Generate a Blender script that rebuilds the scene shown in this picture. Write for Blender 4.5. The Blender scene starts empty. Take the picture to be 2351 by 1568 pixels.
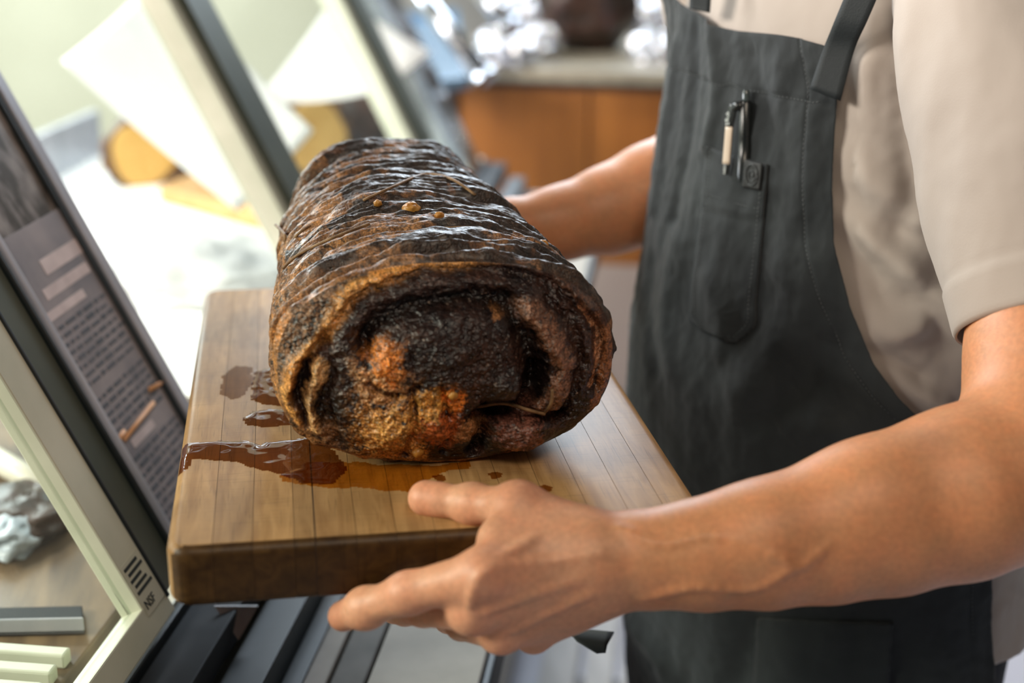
import bpy, bmesh, math
import numpy as np
from mathutils import Vector, Matrix

# ------------------------------------------------------------------ camera
scene = bpy.context.scene
COL = scene.collection
CAM_LOC = np.array([-0.0842, -1.0349, 1.439])
CAM_ROT = np.radians([70.95, 0.48, -9.18])          # tilt, roll, heading
FPX = 3265.0                                        # focal length in pixels of a 2351 wide frame (50 mm lens)

def _rot():
    cx, sx = math.cos(CAM_ROT[0]), math.sin(CAM_ROT[0]); cr, sr = math.cos(CAM_ROT[1]), math.sin(CAM_ROT[1])
    cz, sz = math.cos(CAM_ROT[2]), math.sin(CAM_ROT[2])
    Rx = np.array([[1, 0, 0], [0, cx, -sx], [0, sx, cx]]); Rz = np.array([[cz, -sz, 0], [sz, cz, 0], [0, 0, 1]])
    Rr = np.array([[cr, -sr, 0], [sr, cr, 0], [0, 0, 1]])
    return Rz @ Rx @ Rr
CM = _rot()
cam_data = bpy.data.cameras.new('camera'); cam = bpy.data.objects.new('camera', cam_data); COL.objects.link(cam)
m4 = np.eye(4); m4[:3, :3] = CM; m4[:3, 3] = CAM_LOC
cam.matrix_world = Matrix(m4.tolist())
cam_data.sensor_width = 36; cam_data.lens = 36 * FPX / 2351
cam_data.clip_start = 0.02; cam_data.clip_end = 60
cam_data.dof.use_dof = True; cam_data.dof.focus_distance = 0.985; cam_data.dof.aperture_fstop = 3.2
scene.camera = cam

# ------------------------------------------------------------------ world, lights, exposure
world = bpy.data.worlds.new('world'); scene.world = world; world.use_nodes = True
world.node_tree.nodes['Background'].inputs[0].default_value = (0.78, 0.86, 1.0, 1)
world.node_tree.nodes['Background'].inputs[1].default_value = 0.05

def area(name, loc, target, sx, sy, power, color):
    l = bpy.data.lights.new(name, 'AREA'); l.shape = 'RECTANGLE'; l.size = sx; l.size_y = sy; l.energy = power; l.color = color
    o = bpy.data.objects.new(name, l); COL.objects.link(o); o.location = loc
    o.rotation_euler = (Vector(target) - Vector(loc)).to_track_quat('-Z', 'Y').to_euler()
    return o
area('daylight_shop_window', (-2.6, -0.35, 2.15), (0.1, -0.05, 1.1), 1.2, 0.9, 122, (1.0, 0.92, 0.82))
area('daylight_back_window', (0.95, 3.9, 2.75), (0.1, 0.2, 1.1), 1.7, 1.3, 105, (0.76, 0.88, 1.0))
area('daylight_door_glass', (-1.7, 3.3, 2.35), (0.15, 0.1, 1.1), 0.9, 1.2, 75, (0.86, 0.93, 1.0))
area('ceiling_lamp_warm', (0.0, -1.7, 2.9), (0.15, -0.2, 1.1), 0.9, 0.6, 16, (1.0, 0.84, 0.66))
area('case_lamp', (-1.30, 1.1, 1.75), (-0.75, 1.2, 0.9), 0.25, 1.6, 42, (1.0, 0.97, 0.93))
area('wall_fill_light', (-1.3, 3.4, 2.9), (-1.3, 5.3, 1.1), 1.4, 1.0, 95, (1.0, 0.97, 0.90))  # unseen fill light added to brighten the pale back wall
area('counter_lamp', (0.4, 1.5, 2.7), (0.6, 2.4, 0.9), 0.5, 0.5, 18, (1.0, 0.9, 0.78))

vs = scene.view_settings
vs.view_transform = 'Standard'; vs.look = 'None'; vs.gamma = 1.0; vs.use_curve_mapping = False; vs.exposure = 0.20

# ------------------------------------------------------------------ helpers: photograph <-> place
def ray(x, y): return CM @ np.array([(x - 1175.5) / FPX, -(y - 784.0) / FPX, -1.0])
def P(x, y, d): return CAM_LOC + d * ray(x, y)                    # point at a distance d along the view axis
def PZ(x, y, z):
    r = ray(x, y); return CAM_LOC + r * (z - CAM_LOC[2]) / r[2]
def PN(x, y, p0, n):
    r = ray(x, y); return CAM_LOC + r * (np.dot(np.asarray(p0) - CAM_LOC, n) / np.dot(r, n))
def depth(p): return float(-((np.asarray(p) - CAM_LOC) @ CM)[2])

# ------------------------------------------------------------------ helpers: noise
_perm = np.random.RandomState(7).permutation(256); _perm = np.concatenate([_perm, _perm, _perm])
_grad = np.random.RandomState(3).normal(size=(256, 3)); _grad /= np.linalg.norm(_grad, axis=1)[:, None]
def perlin(p):
    p = np.asarray(p, float); sh = p.shape[:-1]; p = p.reshape(-1, 3)
    i = np.floor(p).astype(int); f = p - i; i &= 255
    u = f * f * f * (f * (f * 6 - 15) + 10)
    out = np.zeros(len(p))
    for dx in (0, 1):
        for dy in (0, 1):
            for dz in (0, 1):
                h = _perm[_perm[_perm[i[:, 0] + dx] + i[:, 1] + dy] + i[:, 2] + dz] & 255
                g = _grad[h]
                d = g[:, 0] * (f[:, 0] - dx) + g[:, 1] * (f[:, 1] - dy) + g[:, 2] * (f[:, 2] - dz)
                w = (u[:, 0] if dx else 1 - u[:, 0]) * (u[:, 1] if dy else 1 - u[:, 1]) * (u[:, 2] if dz else 1 - u[:, 2])
                out += d * w
    return (out * 1.5).reshape(sh)
def fbm(p, octv=4, gain=0.5):
    p = np.asarray(p, float); a = 1.0; s = 0; t = 0
    for k in range(octv):
        s = s + a * perlin(p * 2.03 ** k + 17.3 * k); t += a; a *= gain
    return s / t * 1.4
def sstep(a, b, x):
    t = np.clip((x - a) / (b - a), 0, 1); return t * t * (3 - 2 * t)
def seg_dist(q, poly):
    """distance of 2-D points q (N,2) to a polyline"""
    poly = np.asarray(poly, float); best = np.full(len(q), 1e9)
    for a, b in zip(poly[:-1], poly[1:]):
        ab = b - a; t = np.clip(((q - a) @ ab) / (ab @ ab + 1e-12), 0, 1)
        best = np.minimum(best, np.hypot(*(q - a - t[:, None] * ab).T))
    return best
def catmull(pts, n):
    pts = np.asarray(pts, float); ext = np.vstack([2 * pts[0] - pts[1], pts, 2 * pts[-1] - pts[-2]])
    out = []
    m = len(pts) - 1
    for t in np.linspace(0, m, n):
        k = min(int(t), m - 1); u = t - k; p0, p1, p2, p3 = ext[k:k + 4]
        out.append(0.5 * (2 * p1 + (p2 - p0) * u + (2 * p0 - 5 * p1 + 4 * p2 - p3) * u * u + (3 * p1 - p0 - 3 * p2 + p3) * u ** 3))
    return np.array(out)

# ------------------------------------------------------------------ helpers: objects
def root_loc(o):
    while o.parent is not None: o = o.parent
    return np.array(o.location)
def finish(o, parent=None, label=None, cat=None, group=None, kind=None):
    COL.objects.link(o)
    if parent is not None: o.parent = parent
    if label: o['label'] = label
    if cat: o['category'] = cat
    if group: o['group'] = group
    if kind: o['kind'] = kind
    return o
def empty(name, loc, label=None, cat=None, group=None, kind=None):
    o = bpy.data.objects.new(name, None); o.location = tuple(float(v) for v in loc); o.empty_display_size = 0.05
    return finish(o, None, label, cat, group, kind)
def mesh_obj(name, verts, faces, material, parent=None, smooth=True, attrs=None, loc=None, sharp=None, **kw):
    """world-space vertices -> one mesh object (its origin at loc, or at its root's)"""
    verts = np.asarray(verts, float)
    org = root_loc(parent) if parent is not None else (np.asarray(loc, float) if loc is not None else np.zeros(3))
    me = bpy.data.meshes.new(name)
    me.from_pydata((verts - org).tolist(), [], faces if isinstance(faces, list) else faces.tolist())
    if smooth: me.polygons.foreach_set('use_smooth', [True] * len(me.polygons))
    for k, v in (attrs or {}).items():
        v = np.asarray(v, float)
        if v.ndim == 2:
            a = me.attributes.new(k, 'FLOAT_COLOR', 'POINT'); c = np.ones((len(v), 4)); c[:, :3] = v; a.data.foreach_set('color', c.ravel())
        else:
            a = me.attributes.new(k, 'FLOAT', 'POINT'); a.data.foreach_set('value', v.ravel())
    if sharp: me.set_sharp_from_angle(angle=math.radians(sharp))
    for mm in (material if isinstance(material, (list, tuple)) else [material]): me.materials.append(mm)
    me.update()
    o = bpy.data.objects.new(name, me)
    if parent is None: o.location = tuple(org)
    return finish(o, parent, **kw)
def bm_obj(name, bm, material, parent=None, smooth=False, **kw):
    bmesh.ops.recalc_face_normals(bm, faces=bm.faces[:])
    v = np.array([x.co[:] for x in bm.verts]); bm.verts.index_update()
    f = [[x.index for x in q.verts] for q in bm.faces]; bm.free()
    return mesh_obj(name, v, f, material, parent, smooth, **kw)
def grid_faces(nr, nc, wrap=False):
    r = np.arange(nr - 1)[:, None]; c = np.arange(nc if wrap else nc - 1)[None, :]; c2 = (c + 1) % nc
    return np.stack([r * nc + c, r * nc + c2, (r + 1) * nc + c2, (r + 1) * nc + c], -1).reshape(-1, 4)
def slab(name, grid, thick, material, parent=None, attrs=None, **kw):
    """a sheet with thickness: grid (nr,nc,3) is the outer surface; thick pushes the back along -normal"""
    nr, nc = grid.shape[:2]
    du = np.gradient(grid, axis=1); dv = np.gradient(grid, axis=0); n = np.cross(du, dv); n /= np.linalg.norm(n, axis=-1, keepdims=True) + 1e-12
    back = grid - n * thick
    v = np.concatenate([grid.reshape(-1, 3), back.reshape(-1, 3)]); N = nr * nc
    f = grid_faces(nr, nc); fb = f[:, ::-1] + N
    idx = np.arange(N).reshape(nr, nc)
    loop = np.concatenate([idx[0, :-1], idx[:-1, -1], idx[-1, :0:-1], idx[:0:-1, 0]]); nx = np.roll(loop, -1)
    side = np.stack([nx, loop, loop + N, nx + N], 1)
    at = {k: np.concatenate([np.asarray(a), np.asarray(a)]) for k, a in (attrs or {}).items()}
    return mesh_obj(name, v, np.concatenate([f, fb, side]), material, parent, True, at, **kw)
def obox_bm(o, ax, ay, az, bevel=0.0, seg=2, bm=None):
    """box: corner o, edge vectors ax ay az"""
    bm2 = bmesh.new(); o, ax, ay, az = (np.asarray(q, float) for q in (o, ax, ay, az))
    vs = [bm2.verts.new(o + i * ax + j * ay + k * az) for i in (0, 1) for j in (0, 1) for k in (0, 1)]
    for q in ((0, 1, 3, 2), (4, 6, 7, 5), (0, 4, 5, 1), (2, 3, 7, 6), (0, 2, 6, 4), (1, 5, 7, 3)): bm2.faces.new([vs[i] for i in q])
    bmesh.ops.recalc_face_normals(bm2, faces=bm2.faces[:])
    if bevel: bmesh.ops.bevel(bm2, geom=bm2.edges[:], offset=bevel, segments=seg, affect='EDGES', profile=0.5)
    return bm2
def obox(name, o, ax, ay, az, material, parent=None, bevel=0.0, seg=2, **kw):
    return bm_obj(name, obox_bm(o, ax, ay, az, bevel, seg), material, parent, **kw)
def tube_vf(path, rad, ns=8, close=True):
    path = np.asarray(path, float); n = len(path); rad = np.broadcast_to(np.asarray(rad, float), (n,))
    t = np.gradient(path, axis=0); t /= np.linalg.norm(t, axis=1)[:, None] + 1e-12
    up = np.array([0, 0, 1.0]) if abs(t[0, 2]) < 0.9 else np.array([1.0, 0, 0])
    a = np.cross(t[0], up); a /= np.linalg.norm(a); V = []
    for i in range(n):
        a = a - t[i] * (a @ t[i]); a /= np.linalg.norm(a); b = np.cross(t[i], a)
        for k in range(ns):
            th = 2 * math.pi * k / ns; V.append(path[i] + rad[i] * (math.cos(th) * a + math.sin(th) * b))
    F = grid_faces(n, ns, True).tolist()
    if close: F += [list(range(ns))[::-1], list(range((n - 1) * ns, n * ns))]
    return np.array(V), F
def tube(name, path, rad, material, parent=None, ns=8, **kw):
    v, f = tube_vf(path, rad, ns); return mesh_obj(name, v, f, material, parent, True, **kw)
def lathe(name, prof, base, material, parent=None, ns=32, axis=(0, 0, 1), **kw):
    """prof: list of (radius, height)"""
    ax = np.asarray(axis, float); ax /= np.linalg.norm(ax); a = np.cross(ax, [0.3, 1, 0.2]); a /= np.linalg.norm(a); b = np.cross(ax, a)
    V = [np.asarray(base) + ax * h + r * (math.cos(2 * math.pi * k / ns) * a + math.sin(2 * math.pi * k / ns) * b) for r, h in prof for k in range(ns)]
    F = grid_faces(len(prof), ns, True).tolist() + [list(range(ns)), list(range((len(prof) - 1) * ns, len(prof) * ns))[::-1]]
    return mesh_obj(name, V, F, material, parent, True, **kw)

# ------------------------------------------------------------------ helpers: materials
def new_mat(name):
    m = bpy.data.materials.new(name); m.use_nodes = True; nt = m.node_tree
    return m, nt, nt.nodes['Principled BSDF']
def mat(name, col, col2=None, rough=0.5, metal=0.0, scale=20, stretch=(1, 1, 1), bump=0.0, bscale=None, detail=5, lo=0.35, hi=0.65, sss=0.0, coat=0.0, spec=0.5, rough2=None, rot=(0, 0, 0), bdist=0.001, sheen=0.0):
    m, nt, b = new_mat(name); N = nt.nodes; L = nt.links
    b.inputs['Roughness'].default_value = rough; b.inputs['Metallic'].default_value = metal
    b.inputs['Specular IOR Level'].default_value = spec; b.inputs['Coat Weight'].default_value = coat; b.inputs['Coat Roughness'].default_value = 0.12
    b.inputs['Sheen Weight'].default_value = sheen
    if sss:
        b.inputs['Subsurface Weight'].default_value = sss; b.inputs['Subsurface Radius'].default_value = (0.9, 0.35, 0.18); b.inputs['Subsurface Scale'].default_value = 0.006
    tc = N.new('ShaderNodeTexCoord'); mp = N.new('ShaderNodeMapping'); mp.inputs['Scale'].default_value = stretch; mp.inputs['Rotation'].default_value = rot
    L.new(tc.outputs['Object'], mp.inputs[0])
    nz = N.new('ShaderNodeTexNoise'); nz.inputs['Scale'].default_value = scale; nz.inputs['Detail'].default_value = detail; L.new(mp.outputs[0], nz.inputs['Vector'])
    rp = N.new('ShaderNodeValToRGB'); rp.color_ramp.elements[0].position = lo; rp.color_ramp.elements[1].position = hi
    rp.color_ramp.elements[0].color = (*col, 1); rp.color_ramp.elements[1].color = (*(col2 or col), 1)
    L.new(nz.outputs['Fac'], rp.inputs[0]); L.new(rp.outputs[0], b.inputs['Base Color'])
    if rough2 is not None:
        mr = N.new('ShaderNodeMapRange'); mr.inputs[1].default_value = 0.35; mr.inputs[2].default_value = 0.65; mr.inputs[3].default_value = rough; mr.inputs[4].default_value = rough2
        L.new(nz.outputs['Fac'], mr.inputs[0]); L.new(mr.outputs[0], b.inputs['Roughness'])
    if bump:
        n2 = N.new('ShaderNodeTexNoise'); n2.inputs['Scale'].default_value = bscale or scale * 4; n2.inputs['Detail'].default_value = 4; L.new(mp.outputs[0], n2.inputs['Vector'])
        bp = N.new('ShaderNodeBump'); bp.inputs['Strength'].default_value = bump; bp.inputs['Distance'].default_value = bdist
        L.new(n2.outputs['Fac'], bp.inputs['Height']); L.new(bp.outputs[0], b.inputs['Normal'])
    return m
def clear_mat(name, tint, rough=0.02, ior=1.45, dirt=0.0):
    """thin clear sheet or film: lets light straight through, mirrors by angle"""
    m, nt, b = new_mat(name); N = nt.nodes; L = nt.links; N.remove(b)
    out = [n for n in N if n.type == 'OUTPUT_MATERIAL'][0]
    tr = N.new('ShaderNodeBsdfTransparent'); tr.inputs[0].default_value = (*tint, 1)
    gl = N.new('ShaderNodeBsdfGlossy'); gl.inputs['Roughness'].default_value = rough
    fr = N.new('ShaderNodeFresnel'); fr.inputs[0].default_value = ior
    ge = N.new('ShaderNodeNewGeometry'); sb = N.new('ShaderNodeMath'); sb.operation = 'SUBTRACT'; sb.inputs[0].default_value = 1.0; L.new(ge.outputs['Backfacing'], sb.inputs[1])
    mu = N.new('ShaderNodeMath'); mu.operation = 'MULTIPLY'; L.new(fr.outputs[0], mu.inputs[0]); L.new(sb.outputs[0], mu.inputs[1])   # mirror on the outer face only
    mx = N.new('ShaderNodeMixShader'); L.new(mu.outputs[0], mx.inputs[0]); L.new(tr.outputs[0], mx.inputs[1]); L.new(gl.outputs[0], mx.inputs[2])
    tc = N.new('ShaderNodeTexCoord'); nz = N.new('ShaderNodeTexNoise'); nz.inputs['Scale'].default_value = 60; L.new(tc.outputs['Object'], nz.inputs['Vector'])
    bp = N.new('ShaderNodeBump'); bp.inputs['Strength'].default_value = 0.04; bp.inputs['Distance'].default_value = 0.002; L.new(nz.outputs['Fac'], bp.inputs['Height'])
    L.new(bp.outputs[0], gl.inputs['Normal'])
    res = mx
    if dirt:
        df = N.new('ShaderNodeBsdfDiffuse'); df.inputs[0].default_value = (0.75, 0.76, 0.72, 1); m2 = N.new('ShaderNodeMixShader')
        n3 = N.new('ShaderNodeTexNoise'); n3.inputs['Scale'].default_value = 9; L.new(tc.outputs['Object'], n3.inputs['Vector'])
        mr = N.new('ShaderNodeMapRange'); mr.inputs[3].default_value = 0; mr.inputs[4].default_value = dirt * 2; L.new(n3.outputs['Fac'], mr.inputs[0])
        L.new(mr.outputs[0], m2.inputs[0]); L.new(mx.outputs[0], m2.inputs[1]); L.new(df.outputs[0], m2.inputs[2]); res = m2
    L.new(res.outputs[0], out.inputs['Surface'])
    return m
def attr_mat(name, attr='tone', rough=0.5, rough_attr=None, bump=0.3, bscale=400, bdist=0.001, mott=0.35, mscale=150, mott2=0.0, coat=0.0, sss=0.0, spec=0.5):
    """colour from the mesh's own per-vertex pigment, broken up by fine noise"""
    m, nt, b = new_mat(name); N = nt.nodes; L = nt.links
    at = N.new('ShaderNodeAttribute'); at.attribute_name = attr
    tc = N.new('ShaderNodeTexCoord'); nz = N.new('ShaderNodeTexNoise'); nz.inputs['Scale'].default_value = mscale; nz.inputs['Detail'].default_value = 6; L.new(tc.outputs['Object'], nz.inputs['Vector'])
    mr = N.new('ShaderNodeMapRange'); mr.inputs[1].default_value = 0.3; mr.inputs[2].default_value = 0.7; mr.inputs[3].default_value = 1 - mott; mr.inputs[4].default_value = 1 + mott; L.new(nz.outputs['Fac'], mr.inputs[0])
    vm = N.new('ShaderNodeVectorMath'); vm.operation = 'SCALE'; L.new(at.outputs['Color'], vm.inputs[0]); L.new(mr.outputs[0], vm.inputs['Scale'])
    if mott2:
        n5 = N.new('ShaderNodeTexNoise'); n5.inputs['Scale'].default_value = mscale * 3.1; n5.inputs['Detail'].default_value = 4; L.new(tc.outputs['Object'], n5.inputs['Vector'])
        m5 = N.new('ShaderNodeMapRange'); m5.inputs[1].default_value = 0.36; m5.inputs[2].default_value = 0.60; m5.inputs[3].default_value = 1 - mott2; m5.inputs[4].default_value = 1 + mott2 * 0.4; L.new(n5.outputs['Fac'], m5.inputs[0])
        v5 = N.new('ShaderNodeVectorMath'); v5.operation = 'SCALE'; L.new(vm.outputs[0], v5.inputs[0]); L.new(m5.outputs[0], v5.inputs['Scale']); vm = v5
    L.new(vm.outputs[0], b.inputs['Base Color'])
    b.inputs['Roughness'].default_value = rough; b.inputs['Coat Weight'].default_value = coat; b.inputs['Coat Roughness'].default_value = 0.15; b.inputs['Specular IOR Level'].default_value = spec
    if sss:
        b.inputs['Subsurface Weight'].default_value = sss; b.inputs['Subsurface Radius'].default_value = (0.9, 0.35, 0.18); b.inputs['Subsurface Scale'].default_value = 0.005
    if rough_attr:
        ra = N.new('ShaderNodeAttribute'); ra.attribute_name = rough_attr; L.new(ra.outputs['Fac'], b.inputs['Roughness'])
    n2 = N.new('ShaderNodeTexNoise'); n2.inputs['Scale'].default_value = bscale; n2.inputs['Detail'].default_value = 5; L.new(tc.outputs['Object'], n2.inputs['Vector'])
    bp = N.new('ShaderNodeBump'); bp.inputs['Strength'].default_value = bump; bp.inputs['Distance'].default_value = bdist
    L.new(n2.outputs['Fac'], bp.inputs['Height']); L.new(bp.outputs[0], b.inputs['Normal'])
    return m
# ================================================================== materials
M_floor = mat('floor_vinyl', (0.64, 0.64, 0.72), (0.74, 0.74, 0.83), rough=0.35, scale=3, bump=0.05)
M_wall = mat('pale_olive_paint', (0.62, 0.62, 0.50), (0.68, 0.68, 0.56), rough=0.8, scale=2)
M_wall2 = mat('grey_wall_paint', (0.16, 0.16, 0.15), (0.22, 0.22, 0.20), rough=0.8, scale=2)
M_alu_pale = mat('pale_anodised_aluminium', (0.56, 0.58, 0.47), (0.66, 0.67, 0.56), rough=0.45, metal=0.1, scale=14, bump=0.05)
M_alu_green = mat('grey_green_aluminium', (0.085, 0.105, 0.088), (0.12, 0.14, 0.115), rough=0.45, metal=0.3, scale=12)
M_alu_blue = mat('brushed_aluminium', (0.42, 0.44, 0.50), (0.54, 0.55, 0.62), rough=0.35, metal=0.2, scale=30, stretch=(1, 1, 0.1))
M_rubber = mat('black_rubber_gasket', (0.006, 0.012, 0.014), (0.012, 0.018, 0.02), rough=0.5, scale=40)
M_steel_dark = mat('dark_steel', (0.022, 0.026, 0.032), (0.045, 0.05, 0.056), rough=0.6, metal=0.0, scale=8, spec=0.15)
M_steel = mat('stainless_steel', (0.40, 0.43, 0.46), (0.55, 0.58, 0.62), rough=0.22, metal=0.95, scale=10, stretch=(1, 6, 1))
M_steel_dull = mat('dull_stainless_panel', (0.28, 0.27, 0.25), (0.38, 0.37, 0.34), rough=0.45, metal=0.4, scale=5)
M_glass = clear_mat('clear_case_glass', (0.93, 0.97, 0.95), 0.01, 1.35, dirt=0.012)
M_glass_dirty = clear_mat('smeared_case_glass', (0.86, 0.90, 0.86), 0.02, 1.45, dirt=0.05)
M_paper = mat('white_butcher_paper', (0.86, 0.85, 0.84), (0.92, 0.91, 0.90), rough=0.7, scale=6, bump=0.05)
M_wood_orange = mat('varnished_orange_wood', (0.23, 0.075, 0.010), (0.36, 0.13, 0.020), rough=0.4, scale=4, stretch=(3, 3, 0.25), coat=0.2)
M_wood_dark = mat('dark_brown_wood', (0.035, 0.016, 0.01), (0.06, 0.03, 0.018), rough=0.4, scale=5)
M_stone = mat('beige_stone_top', (0.24, 0.21, 0.16), (0.32, 0.29, 0.22), rough=0.35, scale=20)
M_plinth = mat('beige_plinth_paint', (0.40, 0.32, 0.28), (0.46, 0.38, 0.33), rough=0.6, scale=4)
M_plank = mat('pale_grey_plank', (0.66, 0.63, 0.59), (0.76, 0.73, 0.69), rough=0.6, scale=6, stretch=(6, 1, 1))
M_foil = mat('crumpled_foil', (0.75, 0.78, 0.84), (0.9, 0.9, 0.92), rough=0.12, metal=1.0, scale=30, bump=0.4, bscale=60, bdist=0.01)
M_bread = mat('dark_roast_crust', (0.05, 0.022, 0.01), (0.20, 0.09, 0.03), rough=0.5, scale=22, bump=0.6, bscale=50, bdist=0.004)
M_cut = mat('golden_cut_face', (0.62, 0.36, 0.09), (0.74, 0.46, 0.14), rough=0.5, scale=14, bump=0.2)
M_tanboard = mat('tan_serving_board', (0.46, 0.24, 0.08), (0.56, 0.32, 0.12), rough=0.45, scale=6, stretch=(1, 6, 1))
M_char = mat('charred_meat', (0.012, 0.007, 0.005), (0.05, 0.02, 0.012), rough=0.4, scale=30, bump=0.6, bscale=60, bdist=0.004)

# ================================================================== the room
def flat(name, o, ax, ay, az, m, **kw): return obox(name, o, ax, ay, az, m, kind='structure', **kw)
flat('floor', (-4, -2.6, -0.05), (8, 0, 0), (0, 8.2, 0), (0, 0, 0.05), M_floor)
flat('wall_back', (-4, 5.5, 0), (8, 0, 0), (0, 0.1, 0), (0, 0, 3.2), M_wall)
flat('wall_partition', (0.30, 4.6, 0), (3.7, 0, 0), (0, 0.1, 0), (0, 0, 2.0), M_wall2)
flat('wall_left', (-3.3, 1.0, 0), (0.1, 0, 0), (0, 4.5, 0), (0, 0, 3.2), M_wall)

# ================================================================== glazed display case, its back leaning away from the server
ZR = 0.87
CB = PZ(360, 1350, ZR)                                # foot of the first upright on the rail
CU = PZ(1025, 440, ZR) - CB; CU /= np.linalg.norm(CU)
CNv = np.array([CU[1], -CU[0], 0]); Zv = np.array([0, 0, 1.0]); LEAN = math.radians(26.5)
CV = math.cos(LEAN) * Zv - math.sin(LEAN) * CNv; CW = math.cos(LEAN) * CNv + math.sin(LEAN) * Zv
def CP(u, v, w=0.0): return CB + CU * u + CV * v + CW * w
def cbox(name, u0, u1, v0, v1, w0, w1, m, parent, bevel=0.0015, **kw):
    return obox(name, CP(u0, v0, w0), CU * (u1 - u0), CV * (v1 - v0), CW * (w1 - w0), m, parent, bevel, 2, **kw)
case = empty('display_case', (CB[0] - 0.25, CB[1] + 0.5, 0), 'glazed food display case with leaning grey green aluminium uprights and sliding doors', 'display case')
VT = 0.62
# near sliding door: pane, pale stile with maker's sticker, green channel
door = cbox('sliding_door', -0.070, -0.030, 0.0, VT, 0.004, 0.024, M_alu_pale, case)
cbox('door_channel', -0.030, 0.016, 0.0, VT, 0.0, 0.018, M_alu_green, door)
cbox('gasket', -0.033, -0.028, 0.0, VT, 0.018, 0.0255, M_rubber, door)
cbox('gasket', 0.015, 0.021, 0.0, VT, 0.0, 0.022, M_rubber, door)
cbox('bottom_edge', -0.55, -0.030, -0.012, 0.012, 0.004, 0.024, M_alu_pale, door)
cbox('glass_pane', -0.55, -0.070, 0.012, VT, 0.010, 0.014, M_glass_dirty, door, 0)
# second sliding door behind it, with its wide brushed stile
door2 = cbox('sliding_door', 0.205, 0.222, 0.0, VT, -0.03, -0.006, M_alu_blue, case)
cbox('track_strip', 0.022, 0.034, 0.0, VT, -0.012, 0.008, M_alu_blue, door2)
cbox('track_strip', 0.040, 0.052, 0.0, VT, -0.014, 0.002, M_steel_dark, door2)
cbox('track_strip', 0.056, 0.064, 0.0, VT, -0.014, 0.004, M_alu_blue, door2)
M_streak = mat('reflection_streaked_steel', (0.10, 0.085, 0.07), (0.40, 0.36, 0.34), rough=0.35, metal=0.35, scale=7, stretch=(7, 7, 1.2), lo=0.42, hi=0.62, rot=(0, LEAN, 0))  # painted streaks imitate reflections on the dirty steel
cbox('wide_stile', 0.064, 0.205, 0.0, VT, -0.03, -0.012, M_streak, door2)
cbox('gasket', 0.196, 0.205, 0.0, VT, -0.02, -0.008, M_rubber, door2)
cbox('glass_pane', 0.222, 0.64, 0.0, VT, -0.024, -0.020, M_glass, door2, 0)
# uprights further along
for u0 in (0.655, 1.372):
    up = cbox('upright', u0 + 0.035, u0 + 0.115, -0.02, VT, -0.03, 0.01, M_alu_green, case)
    cbox('pale_edge', u0 + 0.008, u0 + 0.035, -0.02, VT, -0.034, 0.0, M_alu_pale, up)
    cbox('bright_edge', u0 + 0.117, u0 + 0.150, -0.02, VT, -0.034, -0.004, M_alu_blue, up)
cbox('glass_pane', 0.81, 1.372, 0.0, VT, -0.020, -0.016, M_glass, case, 0)
up = cbox('upright', 1.63, 1.74, -0.02, VT, -0.03, 0.012, M_steel, case); cbox('glass_pane', 1.53, 1.63, 0.0, VT, -0.020, -0.016, M_glass, case, 0)
cbox('top_rail', -0.6, 1.8, VT, VT + 0.05, -0.04, 0.03, M_alu_green, case)
# bottom rail and stepped ledge below the doors, running away
def rail(name, n0, n1, z0, z1, m, parent, u0=-0.9, u1=1.8, **kw):
    o = CB + CU * u0 + CNv * n0; o = np.array([o[0], o[1], z0])
    return obox(name, o, CU * (u1 - u0), CNv * (n1 - n0), Zv * (z1 - z0), m, parent, 0.002, 2, **kw)
rl = rail('bottom_rail', -0.02, 0.014, ZR - 0.035, ZR - 0.012, M_alu_pale, case)
rail('rail_gasket', 0.014, 0.021, ZR - 0.04, ZR - 0.014, M_rubber, rl)
rail('steel_ledge', 0.021, 0.062, ZR - 0.05, ZR - 0.022, M_steel_dark, case)
rail('steel_ledge', 0.066, 0.10, ZR - 0.09, ZR - 0.05, M_rubber, case)
M_lg = mat('matt_grey_ledge', (0.15, 0.145, 0.135), (0.21, 0.20, 0.19), rough=0.7, spec=0.2); M_lb = mat('pale_beige_ledge', (0.40, 0.375, 0.34), (0.48, 0.45, 0.41), rough=0.7, spec=0.2)
for n0, n1, m_ in ((0.100, 0.118, M_rubber), (0.118, 0.137, M_lb), (0.140, 0.168, M_lg), (0.170, 0.262, M_lb), (0.262, 0.270, M_rubber)): rail('ledge_strip', n0, n1, ZR - 0.12, ZR - 0.075 - 0.03 * n0, m_, case)
rail('lower_cabinet', -0.75, 0.16, 0.10, ZR - 0.12, M_steel_dull, case)
rail('toe_kick', -0.72, 0.10, 0.0, 0.10, M_rubber, case)
# inside of the case: papered deck and front glass
deck = rail('deck', -0.78, -0.02, ZR - 0.05, ZR - 0.03, M_paper, case)
dw = rail('deck_board', -0.78, -0.03, ZR - 0.03, ZR - 0.016, mat('brown_deck_wood', (0.10, 0.065, 0.04), (0.24, 0.16, 0.09), rough=0.35, scale=8, stretch=(6, 1, 1)), deck, -0.9, 0.46)
for k in range(3): rail('deck_slat', -0.5, -0.035, ZR - 0.016, ZR - 0.004, M_alu_pale, deck, -0.150 + 0.024 * k, -0.137 + 0.024 * k)
rail('front_kerb', -0.80, -0.78, ZR - 0.05, ZR + 0.06, M_alu_blue, case)
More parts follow.
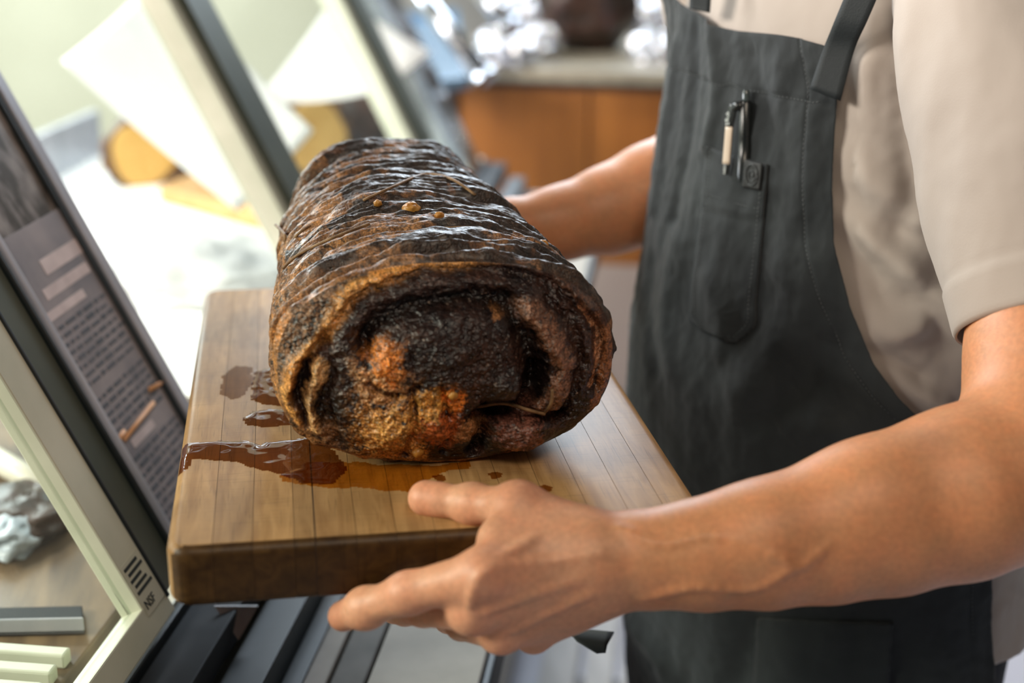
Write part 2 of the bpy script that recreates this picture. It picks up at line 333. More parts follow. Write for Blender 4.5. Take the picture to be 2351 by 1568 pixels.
# maker's certification sticker on the stile
st = cbox('certification_sticker', -0.068, -0.034, 0.004, 0.048, 0.0242, 0.0246, mat('sticker_vinyl', (0.55, 0.56, 0.46), (0.60, 0.60, 0.50), rough=0.4), door, 0)
M_ink = mat('black_print', (0.02, 0.03, 0.03), (0.03, 0.035, 0.035), rough=0.6)
def text_obj(name, s, size, origin, ex, ey, en, material, parent, ext=0.0002, align='LEFT'):
    cu = bpy.data.curves.new(name, 'FONT'); cu.body = s; cu.size = size; cu.extrude = ext; cu.align_x = align; cu.resolution_u = 3
    tmp = bpy.data.objects.new(name + '_tmp', cu); COL.objects.link(tmp); dg = bpy.context.evaluated_depsgraph_get()
    me = bpy.data.meshes.new_from_object(tmp.evaluated_get(dg)); COL.objects.unlink(tmp); bpy.data.objects.remove(tmp)
    v = np.array([q.co[:] for q in me.vertices]); f = [list(p.vertices) for p in me.polygons]; bpy.data.meshes.remove(me)
    W = np.asarray(origin) + v[:, :1] * np.asarray(ex) + v[:, 1:2] * np.asarray(ey) + v[:, 2:3] * np.asarray(en)
    return mesh_obj(name, W, f, material, parent, False)
text_obj('sticker_text', 'NSF', 0.0105, CP(-0.066, 0.008, 0.0250), CU, CV, CW, M_ink, door)
for k in range(5):
    cbox('sticker_line', -0.066 + 0.002 * (k % 2), -0.038 - 0.004 * (k % 3), 0.0215 + 0.0052 * k, 0.0240 + 0.0052 * k, 0.0246, 0.0250, M_ink, door, 0)

# printed menu sheet taped to the wide stile: rows of small print
M_sheet = mat('grey_lilac_menu_paper', (0.20, 0.19, 0.21), (0.36, 0.32, 0.33), rough=0.5, scale=16)
menu = empty('menu_sheet', CP(0.07, 0.0, -0.012), 'greyish printed menu sheet with rows of small print behind the sliding door', 'menu sheet')
cbox('paper', 0.066, 0.200, 0.015, 0.30, -0.012, -0.0105, M_sheet, menu, 0)
rs = np.random.RandomState(5)
M_print = mat('faded_menu_print', (0.06, 0.07, 0.085), (0.12, 0.12, 0.14), rough=0.7)
for k in range(26):
    v = 0.022 + 0.0076 * k
    if k in (9, 10, 17): continue
    bm = bmesh.new(); u = 0.074 + 0.01 * rs.rand()
    while u < 0.186:
        w = 0.006 + 0.014 * rs.rand()
        b2 = obox_bm(CP(u, v, -0.0105), CU * w, CV * (0.0026 + 0.0016 * rs.rand()), CW * 0.0003); tmp = bpy.data.meshes.new('t'); b2.to_mesh(tmp); b2.free(); bm.from_mesh(tmp); bpy.data.meshes.remove(tmp)
        u += w + 0.004
    bm_obj('print_row', bm, M_print, menu)
M_pinkp = mat('pale_pink_print', (0.55, 0.46, 0.46), (0.70, 0.60, 0.60), rough=0.6, scale=40)
for (u0, u1, v0, v1) in ((0.10, 0.19, 0.238, 0.248), (0.075, 0.16, 0.222, 0.230), (0.12, 0.195, 0.256, 0.270), (0.10, 0.15, 0.092, 0.100)):
    cbox('print_block', u0, u1, v0, v1, -0.0105, -0.0102, M_pinkp, menu, 0)
M_orange = mat('orange_print', (0.75, 0.36, 0.16), (0.85, 0.45, 0.22), rough=0.6)
for (a, b) in (((285, 1010), (352, 925)), ((342, 895), (394, 866)), ((272, 1012), (285, 990))):
    pa, pb = PN(*a, CP(0, 0, -0.010), CW), PN(*b, CP(0, 0, -0.010), CW)
    tube('orange_mark', [pa, pa * 0.5 + pb * 0.5, pb], 0.0022, M_orange, menu, 6)

# ------------------------------------------------------------------ food and paper inside the case
def crumple(center, rad, seed, amp=0.25, fr=2.2, nu=40, nv=28, flat_bottom=None):
    th = np.linspace(0, 2 * math.pi, nu, endpoint=False); ph = np.linspace(0.02, math.pi - 0.02, nv)
    d = np.stack([np.sin(ph)[:, None] * np.cos(th), np.sin(ph)[:, None] * np.sin(th), np.cos(ph)[:, None] * np.ones(nu)], -1)
    r = 1 + amp * fbm(d * fr + seed * 7.7, 4)
    v = np.asarray(center) + d * r[..., None] * np.asarray(rad)
    if flat_bottom is not None: v[..., 2] = np.maximum(v[..., 2], flat_bottom)
    return v.reshape(-1, 3), grid_faces(nv, nu, True).tolist() + [list(range(nu)), list(range((nv - 1) * nu, nv * nu))[::-1]]
ZD = ZR - 0.03
def half_roast(px, py, rad, yaw, seed, label, zb=None):
    """a roast cut in half: crusty round back and flat golden cut face"""
    zb = zb or ZD; c = PZ(px, py, zb); c = np.array([c[0], c[1], zb])
    o = empty('cut_roast', c, label, 'roast', 'cut roasts in the display case')
    v, f = crumple((0, 0, 0), (rad * 0.9, rad * 1.05, rad * 0.85), seed, 0.18, 1.8)
    v[:, 1] = np.where(v[:, 1] < -rad * 0.05, -rad * 0.05, v[:, 1]); v[:, 2] = np.maximum(v[:, 2], -rad * 0.7) + rad * 0.7
    R = np.array([[math.cos(yaw), -math.sin(yaw), 0], [math.sin(yaw), math.cos(yaw), 0], [0, 0, 1]])
    mesh_obj('crust', v @ R.T + c, f, M_bread, o)
    n = 36; ring = []
    for k in range(n):
        a = 2 * math.pi * k / n; rr = 0.86 + 0.06 * math.sin(3 * a + seed)
        ring.append([rad * 0.84 * rr * math.cos(a), 0, max(rad * 0.8 * rr * math.sin(a), -rad * 0.66) + rad * 0.7])
    ring = np.array(ring)
    front = ring + [0, -rad * 0.10, 0]; back = ring + [0, -rad * 0.03, 0]
    V = np.concatenate([front, back]) @ R.T + c
    F = [list(range(n))[::-1], list(range(n, 2 * n))] + [[k, (k + 1) % n, n + (k + 1) % n, n + k] for k in range(n)]
    mesh_obj('cut_face', V, F, M_cut, o, False)
    return o
board2 = PZ(490, 500, ZD)
tb = obox('serving_board', PZ(365, 465, ZD), PZ(650, 545, ZD) - PZ(365, 465, ZD), PZ(530, 395, ZD) - PZ(365, 465, ZD), (0, 0, 0.03), M_tanboard, None, 0.006, 3, label='tan wooden serving board behind the case glass', cat='serving board')
half_roast(335, 425, 0.085, 0.35, 1, 'half roast with golden cut face nearest the leaning menu door')
half_roast(560, 420, 0.075, -0.3, 2, 'half roast with golden cut face on the tan serving board', ZD + 0.031)
half_roast(720, 395, 0.10, 0.55, 3, 'half roast with golden cut face between the two far uprights')
v, f = crumple(PZ(820, 330, ZD) + [0, 0, 0.08], (0.13, 0.10, 0.10), 9, 0.25, 2, flat_bottom=ZD)
mesh_obj('whole_roast', v, f, M_char, None, loc=PZ(820, 330, ZD), label='dark whole roast behind the farthest cut roast in the case', cat='roast')
v, f = crumple(PZ(440, 400, ZD) + [0, 0, 0.03], (0.05, 0.06, 0.04), 4, 0.25, 2, flat_bottom=ZD)
mesh_obj('meat_slice', v, f, M_char, None, loc=PZ(440, 400, ZD), label='blackened end slice beside the near cut roast', cat='meat')
def sheet(name, corners, bulge, label, depths):  # white sheets added in place of bright reflections in the glass
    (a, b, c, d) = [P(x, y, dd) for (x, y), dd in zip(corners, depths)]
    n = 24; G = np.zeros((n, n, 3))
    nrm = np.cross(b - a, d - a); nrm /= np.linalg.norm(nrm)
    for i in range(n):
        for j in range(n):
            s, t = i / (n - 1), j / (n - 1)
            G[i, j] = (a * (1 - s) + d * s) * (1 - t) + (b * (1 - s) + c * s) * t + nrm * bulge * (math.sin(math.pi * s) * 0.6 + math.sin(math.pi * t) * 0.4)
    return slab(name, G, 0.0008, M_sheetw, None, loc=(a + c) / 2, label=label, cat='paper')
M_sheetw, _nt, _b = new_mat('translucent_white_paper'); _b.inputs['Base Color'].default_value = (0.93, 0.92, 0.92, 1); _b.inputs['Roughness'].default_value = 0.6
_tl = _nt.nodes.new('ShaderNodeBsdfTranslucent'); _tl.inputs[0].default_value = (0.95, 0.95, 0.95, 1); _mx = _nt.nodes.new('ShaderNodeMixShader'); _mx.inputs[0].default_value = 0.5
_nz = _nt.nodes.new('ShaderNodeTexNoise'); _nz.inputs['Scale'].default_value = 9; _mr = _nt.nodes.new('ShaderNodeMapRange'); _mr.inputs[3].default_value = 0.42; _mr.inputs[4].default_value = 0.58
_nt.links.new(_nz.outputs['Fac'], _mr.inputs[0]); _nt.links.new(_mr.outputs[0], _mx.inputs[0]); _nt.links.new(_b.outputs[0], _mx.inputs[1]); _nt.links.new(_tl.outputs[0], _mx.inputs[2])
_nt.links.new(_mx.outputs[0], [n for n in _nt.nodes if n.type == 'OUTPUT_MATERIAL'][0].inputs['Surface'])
sheet('glare_sheet', [(140, 140), (370, -70), (720, 300), (545, 485)], 0.03, 'white sheet standing in for a bright reflection in the glass over the golden roast', (1.95, 2.0, 2.05, 1.95))
sheet('glare_sheet', [(585, 235), (775, -20), (990, 120), (850, 215)], 0.03, 'brightest white sheet standing in for a glass reflection between the two far uprights', (2.5, 2.55, 2.6, 2.5))
v, f = crumple(PZ(470, 640, ZD) + [0, 0, 0.01], (0.14, 0.16, 0.05), 12, 0.35, 2.0, flat_bottom=ZD)
mesh_obj('crumpled_paper', v, f, M_sheetw, None, loc=PZ(470, 640, ZD), label='crumpled white butcher paper on the case deck beside the board', cat='paper')
v, f = crumple(PZ(70, 1195, ZR - 0.016) + [0, 0, 0.012], (0.045, 0.06, 0.016), 21, 0.35, 2.0, flat_bottom=ZR - 0.016)
mesh_obj('meat_strip', v, f, M_char, None, loc=PZ(70, 1195, ZR - 0.016), label='dark meat strip on the deck behind the nearest pane', cat='meat')
bar0 = PZ(-90, 1010, ZR + 0.0); bar1 = PZ(135, 1135, ZR + 0.0)
tube('reflection_rod', [bar0, (bar0 + bar1) / 2, bar1], 0.012, mat('ivory_reflection_tone', (0.74, 0.72, 0.62), (0.8, 0.78, 0.68), rough=0.4), None, 12, loc=(bar0 + bar1) / 2, label='ivory rod standing in for a pale beam reflected in the nearest case pane', cat='rod')  # rod added where a pale beam is reflected in the pane

tray = empty('dark_tray', PZ(90, 1425, ZR - 0.014), 'dark blue grey tray behind the nearest pane above the pale slats', 'tray')
a, b_, c = PZ(-30, 1460, ZR - 0.014), PZ(195, 1455, ZR - 0.014), PZ(190, 1400, ZR - 0.014)
obox('tray_floor', a, b_ - a, c - b_, (0, 0, 0.004), M_steel_dark, tray, 0.001); obox('tray_rim', a, b_ - a, (c - b_) * 0.06, (0, 0, 0.014), M_alu_blue, tray, 0.001)
v, f = crumple(PZ(30, 1245, ZR - 0.016) + [0, 0, 0.01], (0.03, 0.05, 0.014), 23, 0.35, 2.0, flat_bottom=ZR - 0.016)
mesh_obj('reflection_blob', v, f, mat('blue_reflection_tone', (0.30, 0.36, 0.44), (0.50, 0.55, 0.62), rough=0.35, scale=30), None, loc=PZ(30, 1245, ZR - 0.016), label='small blue grey lump standing in for a reflection in the nearest case pane', cat='reflection stand-in')  # lump added in place of bluish reflections in the pane
# small triangle of paper poking out under the board
tri = [P(492, 1392, 1.16), P(592, 1392, 1.18), P(548, 1470, 1.16)]
mesh_obj('paper_scrap', np.array(tri + [q + np.array([0, 0.002, 0]) for q in tri]), [[0, 1, 2], [5, 4, 3], [0, 3, 4, 1], [1, 4, 5, 2], [2, 5, 3, 0]], M_sheet, None, False, loc=tri[0], label='small pointed paper scrap hanging below the cutting board', cat='paper')

# ------------------------------------------------------------------ duckboard on the floor along the case
db = empty('duckboard', CB + CU * 0.9 + CNv * 0.45 - Zv * ZR, 'pale grey duckboard lying on the floor along the display case', 'duckboard')
for k, (n0, n1) in enumerate(((0.20, 0.265), (0.28, 0.33), (0.345, 0.45), (0.465, 0.56))):
    rail('plank', n0, n1, 0.02, 0.05, M_plank if k != 3 else mat('worn_brown_plank', (0.30, 0.25, 0.22), (0.38, 0.32, 0.28), rough=0.6), db, 0.60, 2.2)
for u in (0.65, 1.2, 2.0): rail('batten', 0.20, 0.56, 0.0, 0.02, M_wood_dark, db, u, u + 0.06)

# ------------------------------------------------------------------ wooden counter at the back
KA = PZ(1040, 150, 0.93); KB = PZ(1560, 166, 0.93); KX = (KB - KA); KX[2] = 0; KX /= np.linalg.norm(KX); KY = np.array([-KX[1], KX[0], 0])
K0 = np.array([KA[0], KA[1], 0])
counter = empty('service_counter', K0 + KX * 0.7 + KY * 0.3, 'orange brown wooden service counter with beige stone top', 'counter')
for k in range(6):
    obox('front_panel', K0 + KX * (0.002 + 0.34 * k) + KY * 0.05 + Zv * 0.42, KX * 0.336, KY * 0.03, Zv * 0.47, M_wood_orange, counter, 0.002)
obox('plinth', K0 + KY * 0.045, KX * 2.1, KY * 0.03, Zv * 0.42, M_plinth, counter, 0.002)
obox('body', K0 + KX * 0.0 + KY * 0.08, KX * 2.1, KY * 0.6, Zv * 0.89, M_wood_dark, counter, 0.002)
obox('end_trim', K0 - KX * 0.05 + KY * 0.03, KX * 0.05, KY * 0.64, Zv * 0.89, M_wood_dark, counter, 0.002)
obox('shadow_strip', K0 - KX * 0.04 + KY * 0.03 + Zv * 0.875, KX * 2.2, KY * 0.6, Zv * 0.02, M_wood_dark, counter, 0.002)  # dark strip put in as the shadow line below the top
obox('counter_top', K0 - KX * 0.06 + KY * 0.0 + Zv * 0.895, KX * 2.3, KY * 0.72, Zv * 0.035, M_stone, counter, 0.006, 3)
ZC = 0.93
def on_counter(px, py): q = PZ(px, py, ZC); return np.array([q[0], q[1], ZC])
c = on_counter(1365, 125)
v, f = crumple(c + [0.0, 0.11, 0.15], (0.140, 0.125, 0.17), 31, 0.14, 2.4, 60, 40, flat_bottom=ZC)
mesh_obj('standing_roast', v, f, M_char, None, loc=c, label='large blackened roast standing on the back counter', cat='roast')
foils = [(1160, 150, 0.07, 'crumpled foil bundle closest to the steel tray on the counter'), (1235, 130, 0.06, 'crumpled foil bundle against the left flank of the standing roast'),
         (1500, 140, 0.055, 'crumpled foil bundle on the counter edge beside the apron'), (1505, 60, 0.07, 'upper crumpled foil bundle behind the apron edge'), (1190, 50, 0.08, 'tall crumpled foil bundle at the back of the counter')]
for k, (x, y, r, lab) in enumerate(foils):
    c = on_counter(x, y)
    v, f = crumple(c + [0, 0, r * 0.55], (r, r, r * 0.75), 40 + k, 0.55, 3.0, flat_bottom=ZC)
    mesh_obj('foil_bundle', v, f, M_foil, None, smooth=False, loc=c, label=lab, cat='foil', group='foil bundles on the back counter')
# steel trays and leaning guard bars on the counter's left end
M_tray = mat('bluish_steel', (0.20, 0.32, 0.44), (0.34, 0.46, 0.58), rough=0.25, metal=0.5, scale=8)
tr = empty('steel_tray', on_counter(1010, 160), 'shallow bluish steel tray at the left end of the back counter', 'tray')
a = on_counter(905, 225); b = on_counter(1078, 205); c = on_counter(1052, 40)
obox('tray_floor', a, b - a, c - b, (0, 0, 0.006), M_tray, tr, 0.001)
for (o_, e1, e2) in ((a, b - a, (c - b) * 0.04), (a + (c - b) * 0.96, b - a, (c - b) * 0.04), (a, (b - a) * 0.05, c - b), (a + (b - a) * 0.95, (b - a) * 0.05, c - b)):
    obox('tray_rim', o_, e1, e2, (0, 0, 0.03), M_tray, tr, 0.002)
for k, ((x0, y0), (x1, y1), dd, r, lab) in enumerate((((835, -60), (955, 165), 2.75, 0.022, 'leaning bright steel guard bar beside the last case upright'), ((945, -40), (1108, 175), 2.95, 0.020, 'leaning steel guard bar rising over the steel tray'), ((1075, -50), (1170, 60), 3.15, 0.02, 'short leaning steel guard bar nearest the foil bundles'))):
    p0, p1 = P(x0, y0, dd + 0.05), P(x1, y1, dd)
    g = empty('guard_bar', p1, lab, 'guard bar', 'steel guard bars on the back counter')
    tube('bar', [p0, p0 * 0.5 + p1 * 0.5, p1], r, M_steel, g, 14)
    lathe('foot', [(r * 1.5, 0), (r * 1.5, 0.012), (r * 1.05, 0.018)], p1 - (p0 - p1) / np.linalg.norm(p0 - p1) * 0.01, M_steel, g, 20, axis=p0 - p1)
# ================================================================== cutting board of glued staves
BW, BL, BT, ZB = 0.33, 0.53, 0.040, 1.05
bx0, by0 = -BW / 2, -0.266
def wood_mat(name, c1, c2, stretch, seed):
    m, nt, b = new_mat(name); N = nt.nodes; L = nt.links
    tc = N.new('ShaderNodeTexCoord'); mp = N.new('ShaderNodeMapping'); mp.inputs['Scale'].default_value = stretch; L.new(tc.outputs['Object'], mp.inputs[0])
    oi = N.new('ShaderNodeObjectInfo'); ad = N.new('ShaderNodeVectorMath'); ad.operation = 'ADD'
    cx = N.new('ShaderNodeCombineXYZ'); ml = N.new('ShaderNodeMath'); ml.operation = 'MULTIPLY'; ml.inputs[1].default_value = 37.0
    L.new(oi.outputs['Random'], ml.inputs[0]); L.new(ml.outputs[0], cx.inputs[0]); L.new(ml.outputs[0], cx.inputs[2]); L.new(mp.outputs[0], ad.inputs[0]); L.new(cx.outputs[0], ad.inputs[1])
    nz = N.new('ShaderNodeTexNoise'); nz.inputs['Scale'].default_value = 9; nz.inputs['Detail'].default_value = 7; nz.inputs['Distortion'].default_value = 0.8; L.new(ad.outputs[0], nz.inputs['Vector'])
    rp = N.new('ShaderNodeValToRGB'); e = rp.color_ramp.elements; e[0].position = 0.3; e[1].position = 0.7; e[0].color = (*c1, 1); e[1].color = (*c2, 1); L.new(nz.outputs['Fac'], rp.inputs[0])
    # each stave its own shade
    mr = N.new('ShaderNodeMapRange'); mr.inputs[3].default_value = 0.86; mr.inputs[4].default_value = 1.08; L.new(oi.outputs['Random'], mr.inputs[0])
    vm = N.new('ShaderNodeVectorMath'); vm.operation = 'SCALE'; L.new(rp.outputs[0], vm.inputs[0]); L.new(mr.outputs[0], vm.inputs['Scale'])
    # broad stains, knife scratches both ways
    st = N.new('ShaderNodeTexNoise'); st.inputs['Scale'].default_value = 11; st.inputs['Detail'].default_value = 4; L.new(tc.outputs['Object'], st.inputs['Vector'])
    sr = N.new('ShaderNodeMapRange'); sr.inputs[1].default_value = 0.40; sr.inputs[2].default_value = 0.62; sr.inputs[3].default_value = 0.74; sr.inputs[4].default_value = 1.06; L.new(st.outputs['Fac'], sr.inputs[0])
    v2 = N.new('ShaderNodeVectorMath'); v2.operation = 'SCALE'; L.new(vm.outputs[0], v2.inputs[0]); L.new(sr.outputs[0], v2.inputs['Scale'])
    last = v2
    for sc in ((300, 9, 9), (9, 300, 9)):
        mp2 = N.new('ShaderNodeMapping'); mp2.inputs['Scale'].default_value = sc; mp2.inputs['Rotation'].default_value = (0, 0, 0.06); L.new(tc.outputs['Object'], mp2.inputs[0])
        n2 = N.new('ShaderNodeTexNoise'); n2.inputs['Scale'].default_value = 3.0; n2.inputs['Detail'].default_value = 2; L.new(mp2.outputs[0], n2.inputs['Vector'])
        r2 = N.new('ShaderNodeMapRange'); r2.inputs[1].default_value = 0.30; r2.inputs[2].default_value = 0.40; r2.inputs[3].default_value = 0.72; r2.inputs[4].default_value = 1.0; L.new(n2.outputs['Fac'], r2.inputs[0])
        v3 = N.new('ShaderNodeVectorMath'); v3.operation = 'SCALE'; L.new(last.outputs[0], v3.inputs[0]); L.new(r2.outputs[0], v3.inputs['Scale']); last = v3
    L.new(last.outputs[0], b.inputs['Base Color'])
    b.inputs['Roughness'].default_value = 0.42; b.inputs['Specular IOR Level'].default_value = 0.24
    bp = N.new('ShaderNodeBump'); bp.inputs['Strength'].default_value = 0.25; bp.inputs['Distance'].default_value = 0.0006; L.new(nz.outputs['Fac'], bp.inputs['Height']); L.new(bp.outputs[0], b.inputs['Normal'])
    return m
M_stave = wood_mat('oiled_maple_stave', (0.33, 0.175, 0.065), (0.50, 0.295, 0.125), (14, 1.6, 14), 0)
M_end = wood_mat('shaded_end_grain', (0.045, 0.020, 0.006), (0.10, 0.050, 0.014), (10, 10, 14), 1)  # end grain's own darker tone, with the front face's shade painted in
board = empty('cutting_board', (0, 0, ZB - BT), 'thick butcher block cutting board of glued staves with rounded edges', 'cutting board')
def rounded_plank_bm():
    bm = bmesh.new(); r, rb = 0.015, 0.007; rings = []
    prof = [(rb * (1 - math.sin(a)), ZB - BT + rb * (1 - math.cos(a))) for a in np.linspace(0, math.pi / 2, 7)] + [(rb * (1 - math.cos(a)), ZB - rb + rb * math.sin(a)) for a in np.linspace(0, math.pi / 2, 7)]
    for ins, z in prof:
        rg = []
        for (cx, cy, a0) in ((BW - r, BL - r, 0), (r, BL - r, 90), (r, r, 180), (BW - r, r, 270)):
            for k in range(11): a = math.radians(a0 + 9 * k); rg.append(bm.verts.new((bx0 + cx + (r - ins) * math.cos(a), by0 + cy + (r - ins) * math.sin(a), z)))
        rings.append(rg)
    n = len(rings[0])
    for A, B in zip(rings[:-1], rings[1:]):
        for k in range(n): bm.faces.new((A[k], A[(k + 1) % n], B[(k + 1) % n], B[k]))
    bm.faces.new(rings[0][::-1]); bm.faces.new(rings[-1])
    return bm
widths = [0.026, 0.0225, 0.0235, 0.012, 0.0235, 0.023, 0.0225, 0.024, 0.022, 0.0245, 0.0235, 0.023, 0.0225, 0.0235]; xs = [bx0]
sc_ = BW / sum(widths)
for w in widths: xs.append(xs[-1] + w * sc_)
full = rounded_plank_bm()
crack = int(np.argmin(np.abs(np.array(xs) - PZ(770, 1238, ZB)[0])))      # one joint has opened a little
gap = lambda k: 0.00045 if k == crack else 0.00016
for k in range(len(widths)):
    bm = full.copy()
    for xc, sgn in ((xs[k] + (gap(k) if k else -1), -1), (xs[k + 1] - (gap(k + 1) if k < len(widths) - 1 else -1), 1)):
        g = bm.verts[:] + bm.edges[:] + bm.faces[:]
        r = bmesh.ops.bisect_plane(bm, geom=g, plane_co=(xc, 0, 0), plane_no=(sgn, 0, 0), clear_outer=True)
        ce = [e for e in r['geom_cut'] if isinstance(e, bmesh.types.BMEdge)]
        if ce: bmesh.ops.edgeloop_fill(bm, edges=ce)
    bm.faces.ensure_lookup_table(); bm.normal_update()
    o = bm_obj('stave', bm, [M_stave, M_end], board)
    me = o.data
    for p in me.polygons:
        cy = p.center.y; p.material_index = 1 if (cy < by0 + 0.0055 or cy > by0 + BL - 0.0055) and abs(p.normal.x) < 0.97 else 0
        p.use_smooth = True
    me.set_sharp_from_angle(angle=math.radians(40)); me.update()
core = full; bmesh.ops.scale(core, vec=(1 - 0.0012 / BW, 1 - 0.0012 / BL, 1 - 0.0012 / BT), verts=core.verts, space=Matrix.Translation((0, -(by0 + BL / 2), -(ZB - BT / 2))))
bm_obj('glue_core', core, mat('dark_glue_line', (0.04, 0.022, 0.01), (0.06, 0.03, 0.015), rough=0.7), board)

# ================================================================== rolled roast
M_roast = attr_mat('roast_bark', 'tone', 0.5, 'gloss', bump=0.8, bscale=420, bdist=0.0016, mott=0.5, mscale=260, coat=0.12, mott2=0.6)
SEC = np.array([  # y, centre x, half width, height
    (0.190, -0.0096, 0.0735, 0.166), (0.12, -0.0034, 0.0840, 0.163), (0.04, 0.0023, 0.0940, 0.158), (-0.04, 0.0068, 0.1025, 0.152),
    (-0.11, 0.0108, 0.1095, 0.147), (-0.165, 0.0139, 0.1155, 0.144)])
def sec(y):
    o = np.argsort(SEC[:, 0]); return [np.interp(y, SEC[o, 0], SEC[o, k]) for k in (1, 2, 3)]
NT, NBD, NFC = 640, 330, 210
th = np.linspace(0, 2 * math.pi, NT, endpoint=False)
def ring(y, s):
    cx, a, h = sec(y)
    c, sn = np.cos(th), np.sin(th); n = 2.35
    x = cx + s * a * np.sign(c) * np.abs(c) ** (2 / n); z = ZB + h * 0.5 + s * h * 0.5 * np.sign(sn) * np.abs(sn) ** (2 / n)
    return np.stack([x, np.full(NT, y), z], 1)
rows, axial = [], []
YB, YF = 0.189, -0.166
for t in np.linspace(0, 1, NBD):
    y = YB + (YF - YB) * t
    q = np.clip((YB - y) / 0.075, 0, 1); s = math.sqrt(max(1 - (1 - q) ** 2.3, 0.0))
    q2 = np.clip((y - YF) / 0.022, 0, 1); s *= 1 - 0.045 * (1 - q2) ** 2
    rows.append(ring(y, max(s, 0.02))); axial.append(y)
body = np.array(rows)
# features on the cut end, laid out in end-plane (x, z) metres
PF = np.array([0, -0.182, 0.0])
def fx(pts): return np.array([PN(x, y, PF, np.array([0, 1.0, 0]))[[0, 2]] for x, y in pts])
PXM = 1 / 3620.0     # about one photo pixel there, in metres
rim = ring(YF, 0.955); face = []
cx, a, h = sec(YF); cen = np.array([cx, YF, ZB + h * 0.5])
for t in np.linspace(0, 1, NFC + 1)[1:]:
    r = 1 - t
    p = cen + (rim - cen) * max(r, 0.003)
    p[:, 1] = YF - 0.024 * (1 - r ** 2.6)
    face.append(p)
face = np.array(face)
fp = face.reshape(-1, 3); q = fp[:, [0, 2]]
rr = np.repeat(1 - np.linspace(0, 1, NFC + 1)[1:], NT)
wob = np.stack([fbm(fp * 55, 3), fbm(fp * 55 + 40, 3)], 1) * 0.0045
qw = q + wob
def groove(pts, w): return np.exp(-(seg_dist(qw, catmull(fx(pts), 40)) / (w * PXM)) ** 2)
H = np.zeros(len(fp))
SPIRAL = [(840, 800), (862, 748), (930, 715), (1010, 696), (1090, 690), (1160, 705), (1198, 752), (1218, 815), (1216, 875), (1190, 928), (1120, 945)]
for pts, dep, w in (
    (SPIRAL, 15, 26),
    ([(742, 790), (790, 722), (880, 664), (1000, 630), (1120, 628), (1250, 655), (1340, 715), (1382, 800), (1378, 900)], 7, 17),
    ([(1255, 690), (1318, 765), (1338, 850), (1312, 930), (1272, 960)], 6, 15),
    ([(745, 790), (705, 850), (692, 930), (710, 1005), (730, 1050)], 8, 14),
    ([(768, 830), (752, 900), (760, 980), (790, 1050)], 5, 14),
    ([(1095, 945), (1112, 1000), (1088, 1056)], 14, 16),
    ([(1125, 948), (1200, 952), (1290, 965)], 12, 15),
    ([(940, 905), (948, 990), (935, 1060)], 6, 9), ([(1010, 880), (1035, 960), (1020, 1050)], 5, 9), ([(850, 880), (905, 900), (950, 880)], 6, 10),
    ([(1190, 930), (1225, 905), (1235, 850)], 10, 14)):
    H -= dep * groove(pts, w)
FATLINE = [(735, 1062), (690, 1030), (662, 985), (652, 930), (668, 870), (710, 815), (752, 765), (800, 697), (880, 648), (1000, 614), (1130, 608), (1270, 636), (1370, 715)]
for pts, up, w in (
    (FATLINE, 6, 17), ([(712, 812), (735, 780), (752, 765)], -4, 8),
    ([(1215, 730), (1262, 780), (1290, 840), (1280, 905)], 6, 22), ([(900, 740), (1010, 720), (1100, 715)], 3, 30),
    ([(668, 870), (650, 935), (668, 1000), (700, 1045)], 5, 20), ([(735, 850), (715, 925), (728, 1000)], 5, 14)):
    H += up * groove(pts, w)
def blob(x, y, r): 
    d = np.hypot(*(qw - fx([(x, y)])[0]).T) / (r * PXM); return np.exp(-d ** 2)
H += 9 * blob(1165, 872, 38) + 8 * blob(900, 985, 55) + 7 * blob(1000, 975, 45) + 13 * blob(1212, 1008, 62) + 10 * blob(1030, 790, 130) + 5 * blob(880, 830, 45) - 6 * blob(1205, 890, 22)
fine = fbm(fp * 70, 4); finer = fbm(fp * 210, 4)
H += 2.4 * fine + 1.7 * finer + 2.0 * np.abs(fbm(fp * 130 + 9, 3)) + 0.8 * fbm(fp * 520 + 2, 2) - 0.6
H *= np.clip((1 - rr) * 14, 0, 1)
face2 = fp.copy(); face2[:, 1] -= H * 0.001
# pigment of the end
D0, D1 = np.array([0.016, 0.009, 0.008]), np.array([0.075, 0.030, 0.018])
def lerp(c, col, m): return c * (1 - m[:, None]) + np.asarray(col) * m[:, None]
n1 = fbm(fp * 48 + 3, 5); n2 = fbm(fp * 150 + 11, 4); n3 = fbm(fp * 20 + 31, 3); n4 = fbm(fp * 420 + 71, 3)
fc = D0 + (D1 - D0) * np.clip(0.35 + 0.9 * n1 + 0.4 * n2, 0, 1)[:, None]
def paint(mask, col, brk=0.55):
    brk = brk * 1.35; col = np.array(col) * 1.35
    global fc
    fc = lerp(fc, col, np.clip(sstep(0.22, 0.6, mask + brk * (0.45 * n1 + 0.75 * n2 + 0.5 * n4)), 0, 1) * np.clip(mask * 3, 0, 1))
fcen = fx([(1020, 830)])[0]; fl_ = catmull(fx(FATLINE), 80); la, lr = np.arctan2(*(fl_ - fcen).T[::-1]), np.hypot(*(fl_ - fcen).T); la = np.where(la < -1.9, la + 2 * math.pi, la); oo = np.argsort(la)
pa_ = np.arctan2(*(qw - fcen).T[::-1]); pa_ = np.where(pa_ < -1.9, pa_ + 2 * math.pi, pa_); pr_ = np.hypot(*(qw - fcen).T) - np.interp(pa_, la[oo], lr[oo])
rind = sstep(0.003, 0.007, pr_) * (pa_ > 0.5)
rc = np.array([0.17, 0.085, 0.042]) + np.clip(0.4 + n2, 0, 1)[:, None] * np.array([0.24, 0.13, 0.06]); rc = lerp(rc, (0.014, 0.011, 0.010), sstep(0.0, 0.25, 0.6 * n1 + 0.6 * n4 - 0.02) * 0.9)
fc = fc * (1 - rind[:, None]) + rc * rind[:, None]
